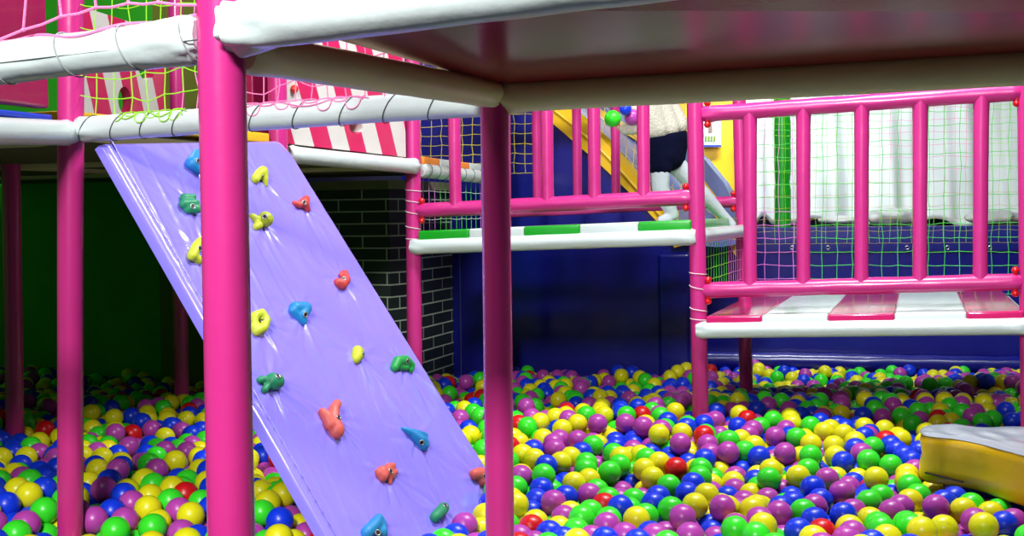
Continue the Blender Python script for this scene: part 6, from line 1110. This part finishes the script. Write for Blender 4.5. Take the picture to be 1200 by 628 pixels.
-7,-53,-500,-5,15,-81,-12,5,-81,0,-1,-339,29,104,-91,-21,7,-116,-9,-52,-60,33,47,-72,-3,-41,10,53,64,121,0,-62,70,-37,-14,81,5,-6,72,35,-4,74,-37,-9,347,31,-39,328,6,-2,79,-21,0,78,-26,-5,464,3,-20,82,11,-2,50,-3,64,977,
34,2,178,-6,16,81,-36,6,141,36,5,171,1,-2,83,5,-11,639,-15,12,253,7,18,63,-16,51,731,1,-146,90,-10,7,313,-12,15,71,42,-8,75,-37,3,139,39,38,137,-40,-31,82,4,4,173,29,16,117,-24,-1,67,36,48,67,-16,-48,259,37,64,-152,-16,
-37,-56,43,-43,-243,-5,7,-241,-2,-2,-135,-31,-8,-218,28,-14,-144,-4,4,-265,-4,-7,-85,6,-4,-89,11,-8,-144,-12,-10,-488,-31,114,-678,39,-50,-745,-6,20,-150,-15,-10,-895,-7,27,-110,-6,-36,-269,11,5,-170,-3,-60,-63,-13,57,
-401,15,-38,-166,-13,0,-364,8,31,-71,31,16,-223,-5,16,-125,3,45,-122,11,26,81,42,-74,120,-31,67,95,20,-13,535,-10,-111,106,6,3,160,16,-11,373,-34,-15,369,23,71,67,-34,-35,73,27,-28,902,-1,51,474,13,77,50,-32,-58,761,6,5,
317,23,30,221,-24,-63,404,16,-58,585,-5,28,351,-9,2,218,-6,18,205,34,59,55,-35,-52,161,21,-21,-59,55,2,-593,12,-7,-75,0,35,-141,-42,-41,-75,36,1,-119,-25,2,-144,2,-11,-157,-15,8,-81,7,-12,-694,32,99,-381,8,-24,-231,-49,
-30,-116,2,10,-560,39,9,-75,-35,7,-207,-1,-11,-1072,26,-48,-150,-29,27,-91,31,12,-207,10,-50,-440,-36,11,-139,30,21,-358,-29,16,-58,13,58,-131,7,-38,-133,17,57,-203,47,19,101,-17,-11,125,24,-68,58,-34,64,124,-3,-66,322,
-6,44,231,5,-85,119,12,-6,227,16,-14,467,-8,0,249,-29,13,957,37,41,209,-1,3,145,6,30,111,-42,-22,67,44,-14,80,-25,3,212,11,-1,79,-23,1,211,13,12,384,-14,-10,179,20,6,105,-12,-58,248,4,-9,83,-4,-6,401,33,12,79,-24,3,243,
11,6,76,-30,-2,447,16,67,139,3,6,94,8,-25,146,-15,-54,94,-1,0,58,60,3,-81,22,-6,-51,-25,61,-93,-12,-60,-388,27,3,-224,-10,12,-147,13,-5,-471,-19,-12,-715,-2,7,-84,6,3,-70,-19,39,-604,10,9,-290,10,-4,-248,-7,-2,-141,2,2,
-1308,-22,-40,-95,3,-4,-169,6,-5,-60,-1,58,-176,15,-60,-457,10,18,-98,-18,16,-248,9,14,-490,9,59,-74,-3,-38,-76,56,68,229,-31,-15,109,25,-16,112,-24,-48,258,-2,48,356,0,-93,444,22,-9,92,-21,-9,78,38,4,97,-34,11,1144,-2,
-26,253,12,65,201,4,62,106,3,-65,81,-24,3,139,34,1,77,-23,2,710,7,-34,164,23,-5,1307,-12,-4,351,10,-16,80,-17,-1,81,-14,1,176,6,67,-74,38,-4,-1415,42,-57,-157,-37,7,-171,-3,-2,-96,1,-4,-175,2,-2,-936,0,48,-323,12,56,-52,
-18,-62,-144,9,8,-149,-3,-8,-73,22,-58,-1265,-16,-43,-185,-12,64,-759,42,108,-73,-40,-66,-81,-3,14,-327,31,59,-74,-31,-44,-192,40,64,-45,-28,-66,-33,76,-1,232,-15,-13,287,-17,63,191,16,-58,80,17,-12,82,-17,-2,260,-3,-26,
520,-15,-14,1458,10,-29,156,31,55,74,-36,6,147,35,50,1221,-5,-104,54,-32,55,68,10,-47,105,6,16,175,5,3,662,14,-11,372,-28,6,83,-4,-1,63,55,-6,-78,27,7,-140,-37,6,-160,26,-4,-213,-3,-8,-203,10,68,-160,0,-54,-358,7,1,-93,
-5,-8,-87,3,1,-1384,-27,27,-78,24,-16,-225,6,-47,-62,-45,47,-1552,8,-16,-77,24,2,-921,3,96,-61,-13,-56,-159,-23,73,-318,76,-64,78,-16,5,79,-7,-1,78,-4,-8,127,22,61,154,23,-65,76,-17,5,74,-26,-1,143,42,11,72,-39,-13,2171,
8,-73,171,23,-10,1480,-27,38,553,21,26,245,2,-25,160,-30,-4,138,35,6,72,-36,-1,138,41,7,162,-28,-1,-244,49,1,-206,-3,-7,-78,23,1,-80,6,2,-139,-33,4,-83,10,4,-282,2,5,-180,-1,-12,-100,-15,-13,-1666,18,-26,-2466,20,81,
-369,-22,-9,-81,6,7,-80,10,3,-50,-15,65,-87,5,-128,-23,52,61,236,2,62,294,-5,-73,81,-14,6,214,26,23,78,-29,-20,3846,-6,-69,70,7,-45,48,23,63,283,6,28,164,-24,1,214,1,-12,222,28,-2,81,-22,1,-160,43,1,-161,32,9,-136,-25,4,
-4489,17,16,-227,-8,-5,-366,12,72,-170,-15,-71,-51,-13,65,-112,56,-61,161,15,56,90,-26,8,258,34,-14,337,-30,-53,4035,1,-34,85,-2,8,255,33,-4,-4536,19,23,-163,32,-4,-84,-12,64,-100,-10,5,-89,20,1,-196,-38,-1,-68,66,-61,
82,-14,-2,91,32,55,141,-32,-57,151,32,-2,4402,-1,-92,121,-30,76,-4606,57,16,-79,26,0,-59,-7,59,-153,-10,-5,-50,18,-64,-102,0,-5,220,41,63,-47,19,-65,-81,25,12,-84,0,-4,-67,48,10]
COLOURS = [9031330012133,9030132100100,9323340201033,9112320110112,9303203332231,9311313003300,9303012300111,9210021031303,9302434011114,9023321121032,9003031234002,9212210210020,9300133020130,9014011322013,9101010104231,
9231122000342,9220030013311,9020311113030,9203000122312,9100101032003,9333201303420,9323100120132,9111310220020,9220101322020,9231031120230,9312032240012,9221023101210,9111330322301,9232000223230,9330100133302,
9230133101320,9233021110321,9303231233032,9104031324321,9220300332233,9222022313220,9212233200113,9323203200001,9130020001112,9212220012212,9001142022012,9032133101024,9023220320210,9221303130100,9003031014020,
9344100202322,9213101312340,9022301230113,9130011322013,9130332031330,9220423102131,9111111320233,9240020000333,9310200002231,9022221443111,9222101002230,9310130102221,9001213102221,9022330321200,9033200013200,
9123341121321,9101000101232,9000021121200,9002012323301,9002112233103,9321204200002,9310112000003,9002312232031,9421021312230,9220322210333,9122222333133,9002113213302,9320331020000,9033212332203,9321020002230,
9022211031112,9211133310121,9100313200032,9102320203220,9003223130232,9032302201211,9123131332213,9303002233301,9213102033213,9123300212003,9020300311302,9302321010103,9104014333311,9320230101200,9013300110032,
9232202021013,9110112241022,9202000010322,9303100102103,9001421201300,9022101033200,9012120021132,9231133303033,9311300102202,9012221122123,9020333231030,9101214403133,9020330423311,9003223120010,9000131013230,
9331243210042,9030110211104,9023330011310,9133300122202,9120012313021,9301101020020,9031100010103,9110220322111,9020102100013,9300241103202,9132033212222,9314311301111,9303320123000,9320021202240,9113400323221]
NV = 1440
_v = np.array(VISIBLE).reshape(-1, 3); _h = np.cumsum(np.array(HIDDEN_STEPS).reshape(-1, 3), axis=0)
BP = np.vstack([_v, _h]) / 1000. + np.array([0, 5, .35]); NB = len(BP)
_c = [int(ch) for n in COLOURS for ch in str(n)[1:]] + [int(x) for x in np.random.RandomState(2).choice(5, NB - NV, p=[.28, .23, .25, .215, .025])]
BCOL = ''.join('ygbpr'[x] for x in _c)
CN = {'y': 'yellow', 'g': 'green', 'b': 'blue', 'p': 'purple', 'r': 'red'}
RI = ROT.to_3x3().inverted()
def project(v):
    c = RI @ (Vector(v) - Vector((0, 0, CZ))); return 600 + F * c.x / -c.z, 314 - F * c.y / -c.z
SCR = [project(v) for v in BP[:NV]]
def where(x, y):
    """the landmark a ball lies by, as seen in the photograph"""
    if x < 66: return 'left of the second post' if y > 500 else 'far left in the dark bay'
    if x < 100: return 'against the second post'
    if x < 170: return 'in front, right of second post' if y > 575 else ('behind and right of second post' if y > 520 else 'deep in the dark bay')
    if x < 242: return 'in front, left of nearest post' if y > 575 else ('behind, left of nearest post' if y > 515 else 'deep in shade behind nearest post')
    if x < 300 + (y - 470) * .65 and x < 400: return 'between nearest post and ramp'
    if x < 572: return 'at the foot of the ramp' if y > 560 else 'between ramp and middle post'
    if x < 612: return 'touching the middle post'
    if y < 470:
        if x < 770: return 'by the rear blue wall'
        if x < 850: return 'behind the bridge-joining post'
        return 'behind the striped bridge' if y < 440 else 'in shade under striped bridge'
    if y < 520:
        if x < 700: return 'far behind the middle post'
        if x < 790: return 'left of the bridge-joining post'
        if x < 870: return 'at the bridge-joining post foot'
        if x < 970: return 'before the striped bridge shade'
        return 'just behind the yellow block'
    if x > 1060: return 'in front of yellow block' if y > 545 else 'beside the yellow block'
    if x > 990: return 'left of the yellow block' if y < 585 else 'front-left of yellow block'
    if x > 900: return 'further left of yellow block' if y < 580 else 'picture bottom, near yellow block'
    if x > 780: return 'before the bridge-joining post' if y < 580 else 'picture bottom, below bridge-joining post'
    if x > 690: return 'between middle and bridge-joining posts' if y < 580 else 'picture bottom, centre right'
    return 'just right of middle post' if y < 580 else 'picture bottom, beside middle post'
SX = np.array([s[0] for s in SCR]); SY = np.array([s[1] for s in SCR]); RZ = np.array([F * .042 / v[1] for v in BP[:NV]])
def neighbours(i):
    dx = SX - SX[i]; dy = SY - SY[i]; d = np.hypot(dx, dy) / RZ[i]; o = {}
    for k in np.argsort(d)[1:24]:
        if d[k] > 4.2: break
        s = ('right' if dx[k] > 0 else 'left') if abs(dx[k]) > abs(dy[k]) else ('below' if dy[k] > 0 else 'above')
        if s not in o: o[s] = CN[BCOL[k]]
    return o
NI = 297
def lab(i, n):
    c = CN[BCOL[i]]; o = neighbours(i); w = where(SX[i], SY[i]); q = []
    for s, f in (('left', '%s left'), ('right', '%s right'), ('above', '%s behind'), ('below', '%s before')):
        if s in o: q.append(f % o[s])
    return c + ' ball ' + w + ((', neighbours ' + ', '.join(q[:n])) if n else '')
def fit(s): return len(s.replace(',', '').split()) <= 16
chosen = []
for i in range(NI):
    l = next((lab(i, n) for n in (4, 3, 2, 1, 0) if fit(lab(i, n))), lab(i, 0)); chosen.append(l)
from collections import Counter
cn = Counter(chosen)
proto = {}
for k, c in CN.items():
    bm = bmesh.new(); ball_bm(bm, Vector((0, 0, 0)), .042, 4)
    # the moulding seam round the middle of a pit ball
    tube(bm, [Vector((.042 * math.cos(q), .042 * math.sin(q), 0)) for q in [2 * PI * i / 40 for i in range(40)]], .0005, 5, closed=True)
    me = bpy.data.meshes.new('pit_ball'); bm.to_mesh(me); bm.free(); me.materials.append(PB[c])
    for f in me.polygons: f.use_smooth = True
    proto[k] = bpy.data.objects.new('pit_ball', me)
br_ = random.Random(9)
for i in range(NI):
    o = proto[BCOL[i]].copy(); COL.objects.link(o); o.location = Vector(BP[i]); o.rotation_euler = (br_.random() * 6, br_.random() * 6, 0)
    tag(o, chosen[i], 'ball', 'balls lying in the ball pit')
for k in proto.values(): bpy.data.objects.remove(k)
# all other balls: one uncountable mass
def template(sub):
    t = bmesh.new(); ball_bm(t, Vector((0, 0, 0)), .042, sub); t.verts.index_update()
    v = np.array([v.co[:] for v in t.verts]); f = np.array([[q.index for q in f.verts] for f in t.faces]); t.free(); return v, f
allv, allf, allm = [], [], []; base = 0
for (i0, i1, sub) in ((NI, NV, 3), (NV, NB, 2)):
    v, f = template(sub); P_ = BP[i0:i1]; n = len(P_)
    allv.append((P_[:, None] + v[None]).reshape(-1, 3)); allf.append((f[None] + (np.arange(n) * len(v))[:, None, None]).reshape(-1, 3) + base)
    allm.append(np.repeat(np.array(['ygbpr'.index(c) for c in BCOL[i0:i1]]), len(f))); base += n * len(v)
allv = np.concatenate(allv); allf = np.concatenate(allf); allm = np.concatenate(allm)
me = bpy.data.meshes.new('pit_balls'); me.vertices.add(len(allv)); me.vertices.foreach_set('co', allv.astype(np.float32).ravel())
me.loops.add(len(allf) * 3); me.loops.foreach_set('vertex_index', allf.astype(np.int32).ravel())
me.polygons.add(len(allf)); me.polygons.foreach_set('loop_start', np.arange(len(allf), dtype=np.int32) * 3)
for c in 'ygbpr': me.materials.append(PB[CN[c]])
me.polygons.foreach_set('material_index', allm.astype(np.int32)); me.polygons.foreach_set('use_smooth', np.ones(len(allf), bool)); me.update(); me.validate()
o = bpy.data.objects.new('ball_pit_filling', me); COL.objects.link(o)
tag(o, 'thousands of smaller-looking mixed yellow, green, blue, purple and red pit balls filling the pit', 'balls', None, 'stuff')
